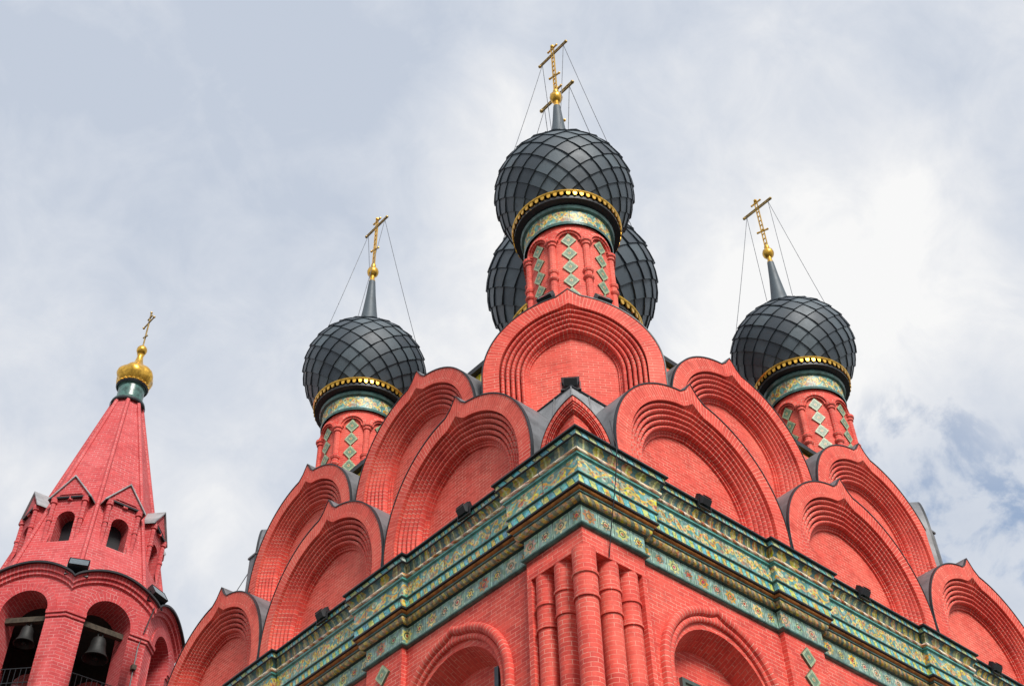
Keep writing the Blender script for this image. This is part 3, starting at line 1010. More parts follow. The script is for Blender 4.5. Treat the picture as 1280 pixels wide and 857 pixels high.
# sheet-metal upstands where the upper tier ends on each front
for (cx, cy, sx_, sy_) in ((6.80, -1.54, 0.24, 0.30), (-1.76, 6.42, 0.30, 0.22)):
    b = MB()
    b.box((cx, cy, 14.22), (sx_, sy_, 0.86))
    b.box((cx, cy, 14.668), (sx_ + 0.05, sy_ + 0.05, 0.035))
    b.build('roof_upstand', M['cap_sheet'], church, origin=(cx, cy, 13.8))
    b = MB()
    b.box((cx, cy, 13.80), (sx_ + 0.10, sy_ + 0.10, 0.07))
    b.build('drip_tray', M['dark'], church, origin=(cx, cy, 13.8))
b = MB()
b.tube([(-1.80, 6.45, 14.68), (-1.95, 6.75, 14.1), (-2.05, 6.95, 13.45)], 0.008, 5)
b.build('roof_wire', M['wire'], church, origin=(-1.80, 6.45, 14.68))

# drain spouts where two gables meet
for side in ('x', 'y'):
    mp_ = face_map(side)
    for c in ((-0.096 - BX / 2, -0.096 + BX / 2, -0.096 + 1.5 * BX) if side == 'x' else (0.063 - BY / 2 + .05, 0.063 + BY / 2, 0.063 + 1.5 * BY)):
        b = MB()
        top = [(c - 0.07, -0.18, 11.86), (c + 0.07, -0.18, 11.86), (c + 0.10, 0.02, 11.56), (c + 0.02, 0.10, 11.50), (c - 0.08, 0.02, 11.56)]
        P = [mp_(*p) for p in top]
        Q = [mp_(p[0], p[1], p[2] - 0.05) for p in top]
        b.face(P)
        b.face(Q[::-1])
        for k in range(5):
            b.face([P[k], P[(k + 1) % 5], Q[(k + 1) % 5], Q[k]])
        b.box(mp_(c, -0.10, 11.45), (0.12, 0.12, 0.22))
        b.build('drain_spout', M['dark'], church, origin=mp_(c, 0, 11.5))

# ---- main roof behind the gables: gilded fretwork fascia under a black eave
ev = MB()
EX0, EY0, EX1, EY1 = -1.08, -0.90, SX + 1.08, SY + 0.90
ch = 0.25


def oct_rect(x0, y0, x1, y1, z, c=ch):
    return [(x0 + c, y0, z), (x1 - c, y0, z), (x1, y0 + c, z), (x1, y1 - c, z), (x1 - c, y1, z), (x0 + c, y1, z), (x0, y1 - c, z), (x0, y0 + c, z)]


b = MB()
loop(oct_rect(EX0, EY0, EX1, EY1, 15.93), oct_rect(EX0, EY0, EX1, EY1, 16.03))
loop(oct_rect(EX0, EY0, EX1, EY1, 16.03), oct_rect(2.2, 2.0, 4.4, 4.2, 17.3))
b.face(oct_rect(2.2, 2.0, 4.4, 4.2, 17.3))
loop(oct_rect(EX0, EY0, EX1, EY1, 15.93), oct_rect(EX0 + 0.1, EY0 + 0.1, EX1 - 0.1, EY1 - 0.1, 15.93))
mroof = b.build('main_roof', M['dark'], church, sharp=20)
b = MB()
lo = oct_rect(EX0 + 0.1, EY0 + 0.1, EX1 - 0.1, EY1 - 0.1, 15.3)
hi = oct_rect(EX0 + 0.1, EY0 + 0.1, EX1 - 0.1, EY1 - 0.1, 15.93)
L = 0
for k in range(8):
    l2 = L + (Vector(lo[(k + 1) % 8]) - Vector(lo[k])).length
    b.face([lo[k], lo[(k + 1) % 8], hi[(k + 1) % 8], hi[k]], [(L, 0), (l2, 0), (l2, 1), (L, 1)])
    L = l2
b.build('gold_fascia', M['gold_fascia'], mroof)

# ---- drums and onion domes
DZ = 15.4                                # origin height of a drum


def make_drum(origin):
    ox, oy, oz = origin
    b = MB()
    b.lathe([(0.74, 0.0), (0.74, 3.02)], origin, 48, uvfn=lambda a, k, L: (a * 0.74, L))
    drum = b.build('drum', M['brick'], church, origin=origin)
    for k in range(8):
        a = 2 * PI * (k + 0.5) / 8 + R(45 + 22.5 - 22.5) - 0 + 0
        cx, cy = ox + 0.755 * math.cos(a), oy + 0.755 * math.sin(a)
        b = MB()
        pr = [(0.062, 0), (0.062, 1.62), (0.085, 1.64), (0.10, 1.68), (0.085, 1.72), (0.07, 1.73), (0.07, 1.80), (0.085, 1.81), (0.10, 1.85), (0.085, 1.89), (0.062, 1.91), (0.062, 2.48), (0.085, 2.50), (0.085, 2.55), (0.11, 2.57), (0.11, 2.62)]
        b.lathe(pr, (cx, cy, oz), 10, uvfn=lambda t, k, L, pr=pr: (t * 0.07, pr[k][1]))
        b.face([(cx + 0.11 * math.cos(2 * PI * j / 10), cy + 0.11 * math.sin(2 * PI * j / 10), oz + 2.62) for j in range(10)])
        b.build('half_column', M['brick'], drum, origin=(cx, cy, oz))
    # blind arcade between the columns
    b = MB()
    ha = 2 * PI / 16
    for k in range(8):
        ac = 2 * PI * k / 8 + R(45)
        w0 = ha * 0.72
        prof = [(1.36, 0.74), (1.36, 0.80), (1.0, 0.815), (1.0, 0.785), (0.82, 0.785), (0.82, 0.74)]
        rows, uvs = [], []
        for f, rad in prof:
            row, uvr = [], []
            for j in range(13):
                t = PI - PI * j / 12
                da = w0 * f * math.cos(t)
                da = max(-ha, min(ha, da))
                zz = oz + 2.60 + w0 * f * 0.74 * math.sin(t)
                row.append((ox + rad * math.cos(ac + da), oy + rad * math.sin(ac + da), zz))
                uvr.append((f * 0.2, w0 * 0.8 * PI * j / 12))
            rows.append(row)
            uvs.append(uvr)
        b.grid(rows, uvs)
    b.build('blind_arcade', M['arch_brick'], drum)
    # glazed diamonds stacked in each bay
    b = MB()
    for k in range(8):
        ac = 2 * PI * k / 8 + R(45)
        b = MB()
        for q_ in range(6):
            zc = oz + 0.92 + q_ * 0.335
            ha_, hz = 0.135, 0.1675
            rad = 0.765
            C0 = [(0, -hz), (ha_, 0), (0, hz), (-ha_, 0)]
            P = []
            Q = []
            for (t, z) in C0:
                aa = ac + t / rad
                P.append((ox + rad * math.cos(aa), oy + rad * math.sin(aa), zc + z))
                Q.append((ox + 0.73 * math.cos(aa), oy + 0.73 * math.sin(aa), zc + z))
            b.face(P, [(0, 0), (1, 0), (1, 1), (0, 1)])
            for j in range(4):
                b.face([P[j], P[(j + 1) % 4], Q[(j + 1) % 4], Q[j]], [(0, 0)] * 4)
        b.build('tile_stack', M['diamond'], drum)
    # glazed band under the eaves
    b = MB()
    b.lathe([(0.79, 3.0), (0.80, 3.05), (0.775, 3.07)], origin, 48)
    b.lathe([(0.785, 3.36), (0.83, 3.38), (0.85, 3.43), (0.83, 3.47)], origin, 48)
    b.build('glazed_moulding', M['teal_glaze'], drum)
    b = MB()
    b.lathe([(0.778, 3.06), (0.782, 3.37)], origin, 48, uvfn=lambda a, k, L: (a * 0.78, float(k)))
    b.build('tile_band', M['vine'], drum)
    return drum


def make_dome(origin):
    ox, oy, oz = origin
    prof = [(0.90, 3.72), (0.97, 3.84), (1.07, 4.00), (1.175, 4.22), (1.245, 4.44), (1.278, 4.66), (1.262, 4.88), (1.205, 5.08), (1.11, 5.26), (0.97, 5.42), (0.80, 5.56), (0.61, 5.69), (0.44, 5.81), (0.30, 5.93)]
    # arc-length resample
    Ls = [0]
    for a, c in zip(prof[:-1], prof[1:]):
        Ls.append(Ls[-1] + math.hypot(c[0] - a[0], c[1] - a[1]))

    def at(l):
        l = max(0.0, min(Ls[-1], l))
        for k in range(len(prof) - 1):
            if l <= Ls[k + 1] + 1e-9:
                t = (l - Ls[k]) / (Ls[k + 1] - Ls[k])
                return prof[k][0] + (prof[k + 1][0] - prof[k][0]) * t, prof[k][1] + (prof[k + 1][1] - prof[k][1]) * t
        return prof[-1]

    b = MB()
    N, rows_n = 18, 15
    st = Ls[-1] / rows_n

    def pt(l, ang, lift):
        r0, z0 = at(l)
        ra, za = at(l - 0.02)
        rb, zb = at(l + 0.02)
        tx, tz = rb - ra, zb - za
        q_ = math.hypot(tx, tz) or 1
        nx, nzv = tz / q_, -tx / q_
        r_ = r0 + nx * lift
        return (ox + r_ * math.cos(ang), oy + r_ * math.sin(ang), oz + z0 + nzv * lift)
    rnd = random.Random(3)
    for j in range(0, rows_n + 1):
        for i in range(N):
            ac = 2 * PI * (i + 0.5 * (j % 2)) / N
            hw = PI / N
            l = j * st
            jit = rnd.uniform(-0.004, 0.004)
            tone = rnd.random() ** 1.4
            lf = {(0, 0): 0.050 + jit, (2, 0): 0.022 - jit, (0, 2): 0.022 + jit, (2, 2): 0.004}
            Gp = []
            for ia in range(3):             # curved plate: a goes to the right corner, b to the left corner
                row = []
                for ib in range(3):
                    a_, b_ = ia / 2, ib / 2
                    lift = (lf[(0, 0)] * (1 - a_) * (1 - b_) + lf[(2, 0)] * a_ * (1 - b_) + lf[(0, 2)] * (1 - a_) * b_ + lf[(2, 2)] * a_ * b_)
                    row.append(pt(l - st + st * (a_ + b_), ac + hw * (a_ - b_), lift))
                Gp.append(row)
            for ia in range(2):
                for ib in range(2):
                    b.face([Gp[ia][ib], Gp[ia + 1][ib], Gp[ia + 1][ib + 1], Gp[ia][ib + 1]], None, tone)
            Bt, Rt, Lf = Gp[0][0], Gp[2][0], Gp[0][2]
            Bm, Lm = Gp[1][0], Gp[0][1]
            Bi = pt(l - st, ac, -0.01)
            Li = pt(l, ac - hw, -0.012)
            Ri = pt(l, ac + hw, -0.012)
            Rm, Lmi = pt(l - st / 2, ac + hw / 2, -0.012), pt(l - st / 2, ac - hw / 2, -0.012)
            b.face([Bi, Rm, Bm, Bt], None, 0.0)
            b.face([Rm, Ri, Rt, Bm], None, 0.0)
            b.face([Lmi, Bi, Bt, Lm], None, 0.0)
            b.face([Li, Lmi, Lm, Lf], None, 0.0)
    b.lathe([(r_ - 0.012, z_) for r_, z_ in prof], origin, 34)
    dome = b.build('onion_dome', M['shingle'], church, origin=(ox, oy, oz), sharp=26, fix=False)
    b = MB()
    b.lathe([(0.34, 5.88), (0.25, 5.99), (0.215, 6.15), (0.16, 6.6), (0.11, 7.1), (0.075, 7.58), (0.0001, 7.6)], origin, 20)
    b.build('spire', M['shingle'], dome)
    b = MB()
    b.lathe([(0.80, 3.47), (0.955, 3.50), (0.955, 3.56)], origin, 48)
    b.lathe([(0.955, 3.70), (0.90, 3.75), (0.85, 3.80)], origin, 48)
    b.build('eaves', M['dark'], dome)
    b = MB()
    b.lathe([(0.96, 3.64), (0.98, 3.64), (0.995, 3.655), (1.0, 3.675), (0.985, 3.70), (0.95, 3.715)], origin, 64)
    for k in range(52):
        a = 2 * PI * k / 52
        hw = PI / 52 * 0.56
        P = []
        for t, z in ((-hw, 3.64), (-hw, 3.585), (-hw * 0.6, 3.56), (0, 3.55), (hw * 0.6, 3.56), (hw, 3.585), (hw, 3.64)):
            P.append((t, z))
        fo = [(ox + 0.985 * math.cos(a + t), oy + 0.985 * math.sin(a + t), oz + z) for t, z in P]
        fi = [(ox + 0.965 * math.cos(a + t), oy + 0.965 * math.sin(a + t), oz + z) for t, z in P]
        b.face(fo)
        b.face(fi[::-1])
        for j in range(6):
            b.face([fo[j], fo[j + 1], fi[j + 1], fi[j]])
    b.build('gold_valance', M['gold'], dome)
    return dome


def make_cross(origin):
    """gilded eight-pointed cross on a ball, arms along Y, with its chain stays"""
    ox, oy, oz = origin
    b = MB()
    b.lathe([(0.075, 7.56), (0.07, 7.62), (0.055, 7.66), (0.05, 7.76), (0.075, 7.78), (0.12, 7.84), (0.135, 7.91), (0.12, 7.98), (0.07, 8.04), (0.05, 8.07), (0.062, 8.12), (0.05, 8.17), (0.035, 8.2)], origin, 16)
    cross = b.build('cross', M['gold'], church, origin=origin)
    z0 = oz + 8.15
    b = MB()
    # openwork shaft: two slim rails with rungs
    for y in (-0.035, 0.035):
        b.box((ox, oy + y, z0 + 0.83), (0.03, 0.018, 1.62))
    for k in range(10):
        b.box((ox, oy, z0 + 0.12 + k * 0.16), (0.024, 0.055, 0.022))
    b.ball((ox, oy, z0 + 1.66), 0.045, 8)
    b.build('shaft', M['gold'], cross)
    b = MB()
    for z in (-0.03, 0.03):
        b.box((ox, oy, z0 + 1.37 + z), (0.03, 0.80, 0.018))
    for k in range(9):
        b.box((ox, oy - 0.36 + k * 0.09, z0 + 1.37), (0.024, 0.02, 0.05))
    for y in (-0.41, 0.41):
        b.ball((ox, oy + y, z0 + 1.37), 0.038, 8)
    b.build('crossbar', M['gold_dull'], cross)
    b = MB()
    b.box((ox, oy, z0 + 1.58), (0.03, 0.26, 0.03))
    for y in (-0.13, 0.13):
        b.ball((ox, oy + y, z0 + 1.58), 0.026, 8)
    b.build('titlebar', M['gold'], cross)
    b = MB()
    b.box((ox, oy, z0 + 0.55), (0.03, 0.30, 0.032), Matrix.Rotation(R(20), 3, 'X'))
    for s_ in (-1, 1):
        b.ball((ox, oy + 0.14 * s_, z0 + 0.55 + 0.05 * s_), 0.028, 8)
    b.build('footrest', M['gold'], cross)
    for sy in (-1, 1):
        for sx in (-1, 1):
            a = (ox, oy + 0.33 * sy, z0 + 1.34)
            c = (ox + 0.80 * sx, oy + 0.80 * sy, oz + 5.28)
            P = []
            for k in range(9):
                t = k / 8
                P.append((a[0] + (c[0] - a[0]) * t, a[1] + (c[1] - a[1]) * t, a[2] + (c[2] - a[2]) * t - 0.05 * math.sin(PI * t)))
            bb = MB()
            bb.tube(P, 0.006, 4)
            for k in range(1, 14):
                t = k / 14
                bb.ball((a[0] + (c[0] - a[0]) * t, a[1] + (c[1] - a[1]) * t, a[2] + (c[2] - a[2]) * t - 0.05 * math.sin(PI * t)), 0.011, 4)
            bb.build('stay_chain', M['wire'], cross)
    return cross


dr = make_drum((0, 0, DZ))
dm = make_dome((0, 0, DZ))
cx_ = make_cross((0, 0, DZ))
for (x, y) in ((SX, 0), (0, SY), (SX, SY)):
    for src in (dr, dm, cx_):
        place_copy(src, x, y, R(11) if src is dm else 0, z=DZ)
for src in (dr, dm, cx_):
    place_copy(src, SX / 2, SY / 2, R(6) if src is dm else 0, s=1.48, z=15.85 if src is cx_ else 15.5)


# ------------------------------------------------------------------ bell tower
TX, TY = -2.345, 13.162
VA = R(246.2)                               # direction of the arris that faces the camera
tower = empty('bell_tower', (TX, TY, 0))
tag(tower, 'separate red brick bell tower with tent roof, dormer windows and a small gold cupola', 'bell tower')
RB = 2.25
FW = 2 * RB * math.sin(PI / 8)
RI = RB * math.cos(PI / 8)


def tf(k, t, d, z):
    """tower face k: t along the face, d out from it"""
    a = VA + PI / 8 + k * PI / 4
    n = Vector((math.cos(a), math.sin(a), 0))
    e = Vector((-math.sin(a), math.cos(a), 0))
    p = n * (RI + d) + e * t
    return (TX + p.x, TY + p.y, z)


OW, OZ, OF = 0.47, 15.38, 13.55
HW = FW / 2


def eave(t):
    return 16.04 + 0.40 * max(0.0, math.cos(PI * t / FW)) ** 0.75


tb = MB()
tin = MB()
for k in range(8):
    def qq(t0, t1, z0, z1, d=0.0):
        tb.face([tf(k, t0, d, z0), tf(k, t1, d, z0), tf(k, t1, d, z1), tf(k, t0, d, z1)])
    qq(-HW, HW, 0, OF)
    for s_ in (-1, 1):
        pass
    ts = [-HW + 2 * HW * j / 28 for j in range(29)]
    extra = [-OW, OW]
    A = arch_pts(0, OZ, OW, OF, 18)
    qq(-HW, -OW, OF, 15.9)
    qq(OW, HW, OF, 15.9)
    Ai = A[1:-1]
    for (xa, za), (xb, zb) in zip(Ai[:-1], Ai[1:]):
        tb.face([tf(k, xa, 0, za), tf(k, xb, 0, zb), tf(k, xb, 0, 15.9), tf(k, xa, 0, 15.9)])
    for ta, tb_ in zip(ts[:-1], ts[1:]):
        tb.face([tf(k, ta, 0, 15.9), tf(k, tb_, 0, 15.9), tf(k, tb_, 0, eave(tb_)), tf(k, ta, 0, eave(ta))])
    # deep reveal, splayed to the inside
    L = 0
    rows, uvs = [[], []], [[], []]
    for j, (x, z) in enumerate(A):
        if j:
            L += math.hypot(x - A[j - 1][0], z - A[j - 1][1])
        rows[0].append(tf(k, x, 0, z))
        rows[1].append(tf(k, x * 0.98, -0.62, z))
        uvs[0].append((0, L))
        uvs[1].append((0.62, L))
    tb.grid(rows, uvs)
    # inner wall face, the belfry's shade painted in as a near-black colour
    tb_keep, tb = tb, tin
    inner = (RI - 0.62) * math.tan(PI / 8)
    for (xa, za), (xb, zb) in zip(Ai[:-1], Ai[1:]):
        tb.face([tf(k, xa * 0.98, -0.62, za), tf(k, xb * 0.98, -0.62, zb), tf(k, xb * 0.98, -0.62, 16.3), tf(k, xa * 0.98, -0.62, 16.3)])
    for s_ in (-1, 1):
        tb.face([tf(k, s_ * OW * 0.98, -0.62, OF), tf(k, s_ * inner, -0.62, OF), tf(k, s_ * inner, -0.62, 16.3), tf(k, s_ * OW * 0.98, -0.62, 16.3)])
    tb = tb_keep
twall = tb.build('belfry_wall', M['tower_brick'], tower, fix=False, flat=True)
tin.build('inner_wall', M['dark_timber_and_shade'], twall, fix=False)
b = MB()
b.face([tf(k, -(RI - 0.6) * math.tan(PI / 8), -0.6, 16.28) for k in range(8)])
b.build('ceiling', M['dark_timber_and_shade'], tower)
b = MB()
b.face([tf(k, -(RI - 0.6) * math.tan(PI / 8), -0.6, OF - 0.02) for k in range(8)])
b.build('belfry_floor', M['dark_timber_and_shade'], tower)
for k in range(8):
    # archivolts: brick ring round the opening, moulded ring, black eave that follows the gable
    b = MB()

    def ring(prof, zc=OZ, n=24, tip=0):
        rows, uvs = [], []
        for r, d in prof:
            P = [(r * math.cos(PI - PI * j / n), zc + r * math.sin(PI - PI * j / n)) for j in range(n + 1)]
            rows.append([tf(k, x, d, z) for x, z in P])
            uvs.append([(r * 0.9, 0.55 * PI * j / n) for j in range(n + 1)])
        b.grid(rows, uvs)
    ring([(OW, 0.0), (OW, 0.03), (0.64, 0.03), (0.64, 0.0)])
    b.build('arch_ring', M['tower_brick'], tower)
    b = MB()

    def follow(prof, n=28):
        rows, uvs = [], []
        for dz, d in prof:
            lim = HW + d * math.tan(PI / 8)
            row, uvr = [], []
            for j in range(n + 1):
                u = -1 + 2 * j / n
                row.append(tf(k, u * lim, d, eave(u * HW) + dz))
                uvr.append((dz, u * HW))
            rows.append(row)
            uvs.append(uvr)
        b.grid(rows, uvs)
    follow([(-0.24, 0.0), (-0.22, 0.05), (-0.15, 0.055), (-0.14, 0.10), (-0.04, 0.105), (-0.03, 0.13)])
    b.build('gable_moulding', M['tower_brick'], tower)
    b = MB()
    follow([(-0.03, 0.10), (-0.03, 0.19), (0.012, 0.19), (0.03, -0.2)])
    b.build('eave', M['dark'], tower)
    # pier capital bands
    for s_ in (-1, 1):
        b = MB()
        for z0, z1, d in ((15.22, 15.29, 0.03), (15.29, 15.37, 0.06)):
            lim = HW + d * math.tan(PI / 8)
            t0, t1 = OW * s_, lim * s_
            P = [tf(k, t0, d, z0), tf(k, t1, d, z0), tf(k, t1, d, z1), tf(k, t0, d, z1)]
            b.face(P)
            b.face([tf(k, t0, 0, z0), tf(k, HW * s_, 0, z0), P[1], P[0]])
            b.face([tf(k, t0, 0, z1), tf(k, HW * s_, 0, z1), P[2], P[3]])
            b.face([tf(k, t0, 0, z0), P[0], P[3], tf(k, t0, 0, z1)])
        b.build('capital', M['tower_brick'], tower)
    # iron railing in the opening
    b = MB()
    for z in (13.62, 13.9, 14.2):
        b.tube([tf(k, -OW, -0.12, z), tf(k, OW, -0.12, z)], 0.010, 5)
    for j in range(9):
        t = -OW + 2 * OW * (j + 0.5) / 9
        b.tube([tf(k, t, -0.12, 13.55), tf(k, t, -0.12, 14.2)], 0.006, 4)
    b.build('railing', M['black'], tower)

# tent roof
b = MB()
zt0, zt1, rt0, rt1 = 15.98, 22.6, 2.06, 0.33
for k in range(8):
    a0, a1 = VA + k * PI / 4, VA + (k + 1) * PI / 4
    zz = [zt0, 16.7, 17.42, 17.9, 18.40, 19.2, 20.2, 21.4, zt1]
    for za, zb in zip(zz[:-1], zz[1:]):
        ra, rb = (rt0 + (rt1 - rt0) * (z - zt0) / (zt1 - zt0) for z in (za, zb))
        ma = (a0 + a1) / 2
        h = math.sin(PI / 8)
        if 17.4 < za < 18.3:            # the dormer windows open through here
            na = Vector((math.cos(ma), math.sin(ma), 0)) * math.cos(PI / 8)
            ea = Vector((-math.sin(ma), math.cos(ma), 0))
            for s_ in (-1, 1):
                Q = [na * ra + ea * (s_ * ra * h), na * ra + ea * (s_ * 0.24), na * rb + ea * (s_ * 0.24), na * rb + ea * (s_ * rb * h)]
                b.face([(TX + q_.x, TY + q_.y, z) for q_, z in zip(Q, (za, za, zb, zb))],
                       [(s_ * ra * h, za), (s_ * 0.24, za), (s_ * 0.24, zb), (s_ * rb * h, zb)])
            continue
        b.face([(TX + ra * math.cos(a0), TY + ra * math.sin(a0), za), (TX + ra * math.cos(a1), TY + ra * math.sin(a1), za),
                (TX + rb * math.cos(a1), TY + rb * math.sin(a1), zb), (TX + rb * math.cos(a0), TY + rb * math.sin(a0), zb)],
               [(-ra * h, za), (ra * h, za), (rb * h, zb), (-rb * h, zb)])
tent = b.build('tent_roof', M['tower_brick'], tower)
b = MB()
for k in range(8):
    a0 = VA + k * PI / 4
    b.tube([(TX + (rt0 + .0) * math.cos(a0), TY + rt0 * math.sin(a0), zt0), (TX + rt1 * math.cos(a0), TY + rt1 * math.sin(a0), zt1)], 0.055, 6)
b.build('arris_rib', M['tower_brick'], tent)


def make_dormer(k):
    a = VA + PI / 8 + k * PI / 4
    n = Vector((math.cos(a), math.sin(a), 0))
    e = Vector((-math.sin(a), math.cos(a), 0))

    def p(t, d, z):
        q_ = n * d + e * t
        return (TX + q_.x, TY + q_.y, z)
    F, zb, ze, zp = 1.48, 17.36, 18.62, 19.16
    ww, hw, zr = 0.20, 0.375, 18.06
    b = MB()
    A = arch_pts(0, zr, ww, 17.42, 12)

    def rq(t0, t1, z0, z1, d):
        b.face([p(t0, d, z0), p(t1, d, z0), p(t1, d, z1), p(t0, d, z1)])
    rq(-hw, -ww, zb, ze, F)
    rq(ww, hw, zb, ze, F)
    rq(-ww, ww, zb, 17.42, F)
    Ai = A[1:-1]
    for (xa, za), (xb, z2) in zip(Ai[:-1], Ai[1:]):
        b.face([p(xa, F, za), p(xb, F, z2), p(xb, F, ze), p(xa, F, ze)])
    rows, uvs = [[], []], [[], []]
    L = 0
    for j, (x, z) in enumerate(A):
        if j:
            L += math.hypot(x - A[j - 1][0], z - A[j - 1][1])
        rows[0].append(p(x, F, z))
        rows[1].append(p(x, F - 0.34, z))
        uvs[0].append((0, L))
        uvs[1].append((0.34, L))
    b.grid(rows, uvs)
    for s_ in (-1, 1):
        b.face([p(s_ * hw, F, zb), p(s_ * hw, 0.8, zb), p(s_ * hw, 0.8, ze), p(s_ * hw, F, ze)])
        # little half columns beside the window with a corbel and a waist ring
        cx, cy, _ = p(s_ * (hw - 0.03), F + 0.02, 0)
        pr = [(0.02, 17.36), (0.06, 17.40), (0.06, 17.46), (0.05, 17.46), (0.05, 18.0), (0.066, 18.0), (0.066, 18.04), (0.05, 18.05), (0.05, 18.46), (0.075, 18.47), (0.075, 18.60)]
        b.lathe(pr, (cx, cy, 0), 10, uvfn=lambda t, kk, L, pr=pr: (t * 0.08, pr[kk][1]))
    # pediment
    b.face([p(-0.42, F + 0.03, ze), p(0.42, F + 0.03, ze), p(0, F + 0.03, zp)])
    b.box(p(0, F + 0.01, ze - 0.05), (0.10, 0.10, 0.08))
    b.face([p(-0.26, F + 0.05, ze + 0.06), p(0.26, F + 0.05, ze + 0.06), p(0, F + 0.05, zp - 0.14)])
    d = b.build('dormer', M['tower_brick'], tower, origin=p(0, F, zb), fix=False, flat=True, axis=(TX, TY))
    b = MB()
    for s_ in (-1, 1):
        A0 = [p(0, F + 0.075, zp + 0.035), p(s_ * 0.48, F + 0.075, ze - 0.035), p(s_ * 0.48, 0.75, ze - 0.035), p(0, 0.75, zp + 0.035)]
        B0 = [(x, y, z - 0.04) for x, y, z in A0]
        b.face(A0)
        b.face(B0[::-1])
        for j in range(4):
            b.face([A0[j], A0[(j + 1) % 4], B0[(j + 1) % 4], B0[j]])
    b.build('gable_roof', M['lead'], d)
    b = MB()
    P = [p(-0.45, F + 0.07, ze - 0.045), p(0.45, F + 0.07, ze - 0.045), p(0.45, F + 0.07, ze - 0.003), p(-0.45, F + 0.07, ze - 0.003)]
    Q = [p(-0.45, F, ze - 0.045), p(0.45, F, ze - 0.045), p(0.45, F, ze - 0.003), p(-0.45, F, ze - 0.003)]
    b.face(P)
    for j in range(4):
        b.face([P[j], P[(j + 1) % 4], Q[(j + 1) % 4], Q[j]])
    b.build('sill_flashing', M['dark'], d)
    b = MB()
    b.face([p(-0.23, F - 0.34, 17.40), p(0.23, F - 0.34, 17.40), p(0.23, F - 0.34, 18.30), p(-0.23, F - 0.34, 18.30)])  # black sheet standing in for the unlit inside of the tent
    b.build('window_shade_sheet', M['black'], d)
    return d


for k in range(8):
    make_dormer(k)
# neck, cupola, cross
b = MB()
b.lathe([(0.36, 22.52), (0.40, 22.54), (0.41, 22.60), (0.36, 22.66), (0.32, 22.70), (0.32, 23.08), (0.36, 23.12), (0.385, 23.17), (0.36, 23.20), (0.25, 23.22)], (TX, TY, 0), 24)
b.build('neck', M['teal_glaze'], tower, origin=(TX, TY, 22.5))
b = MB()
b.lathe([(0.415, 22.49), (0.43, 22.52), (0.415, 22.57)], (TX, TY, 0), 24)
b.build('neck_ring', M['dark'], tower, origin=(TX, TY, 22.5))
b = MB()
b.lathe([(0.37, 23.10), (0.40, 23.15), (0.37, 23.19)], (TX, TY, 0), 24)
b.build('neck_ring', M['dark'], tower, origin=(TX, TY, 22.5))
b = MB()
pr = [(0.28, 23.20), (0.33, 23.27), (0.40, 23.40), (0.42, 23.50), (0.40, 23.61), (0.33, 23.72), (0.24, 23.81), (0.165, 23.90), (0.115, 24.02), (0.085, 24.16), (0.07, 24.30), (0.095, 24.33)]
rows = []
n = 48
for r_, z_ in pr:
    rows.append([(TX + (r_ * (1 + (0.15 if 0.2 < r_ else 0.0) * abs(math.sin(6 * 2 * PI * j / n / 2 + z_ * 2.2)))) * math.cos(2 * PI * j / n), TY + (r_ * (1 + (0.15 if 0.2 < r_ else 0.0) * abs(math.sin(6 * 2 * PI * j / n / 2 + z_ * 2.2)))) * math.sin(2 * PI * j / n), z_) for j in range(n + 1)])
b.grid(rows)
cup = b.build('cupola', M['gold'], tower, origin=(TX, TY, 23.2), sharp=60)
b = MB()
b.ball((TX, TY, 24.48), 0.135, 16, 1.1)
b.build('ball', M['gold'], cup)
b = MB()
for k in range(22):
    a = 2 * PI * k / 22
    b.ball((TX + 0.37 * math.cos(a), TY + 0.37 * math.sin(a), 23.2), 0.04, 6)
b.build('bead_ring', M['gold'], cup)
b = MB()
b.box((TX, TY, 25.2), (0.03, 0.04, 1.30))
b.box((TX, TY, 25.50), (0.03, 0.52, 0.035))
b.box((TX, TY, 25.68), (0.03, 0.24, 0.03))
b.box((TX, TY, 24.98), (0.03, 0.28, 0.03), Matrix.Rotation(R(22), 3, 'X'))
for y, z in ((0.27, 25.5), (-0.27, 25.5), (0, 25.87)):
    b.ball((TX, TY + y, z), 0.035, 8)
b.build('cross', M['gold_dull'], tower, origin=(TX, TY, 24.6))

# timber beams and bells in the two arches that face the camera (and one more round the corner)
bell_lab = {7: 'dark bronze bell hanging in the left belfry arch beside the frame edge', 0: 'dark bronze bell hanging in the right belfry arch, the one nearer the church'}
for k in (7, 0):
    b = MB()
    P0, P1 = Vector(tf(k, -OW, -0.30, 15.36)), Vector(tf(k, OW, -0.30, 15.36))
    e = (P1 - P0).normalized()
    rot = Matrix.Rotation(math.atan2(e.y, e.x), 3, 'Z')
    b.box((P0 + P1) / 2, (2 * OW - 0.01, 0.12, 0.11), rot)
    b.build('bell_beam', M['timber'], tower)
    c = Vector(tf(k, 0.02, -0.30, 15.30))
    bl = empty('bell', (c.x, c.y, c.z))
    tag(bl, bell_lab[k], 'bell', 'bells in the tower arches')
    b = MB()
    s_ = 1.0 if k == 0 else 0.8
    b.lathe([(r_ * s_, -z_ * s_) for r_, z_ in ((0.0001, 0.10), (0.07, 0.105), (0.12, 0.13), (0.145, 0.20), (0.155, 0.32), (0.185, 0.44), (0.235, 0.53), (0.26, 0.56), (0.245, 0.57), (0.17, 0.46), (0.13, 0.3), (0.1, 0.16), (0.0001, 0.13))], c, 24)
    b.build('bell_body', M['bronze'], bl, fix=False)
    b = MB()
    for t in (-0.045, 0.045):
        b.tube([c + e * t, c + e * t + Vector((0, 0, -0.105))], 0.018, 6)
    b.build('hanger', M['bronze'], bl)
    b = MB()
    b.tube([c + Vector((0, 0, -0.14 * s_)), c + Vector((0, 0, -0.52 * s_))], 0.014, 6)
    b.ball(c + Vector((0, 0, -0.54 * s_)), 0.05, 8)
    b.build('clapper', M['bronze'], bl)

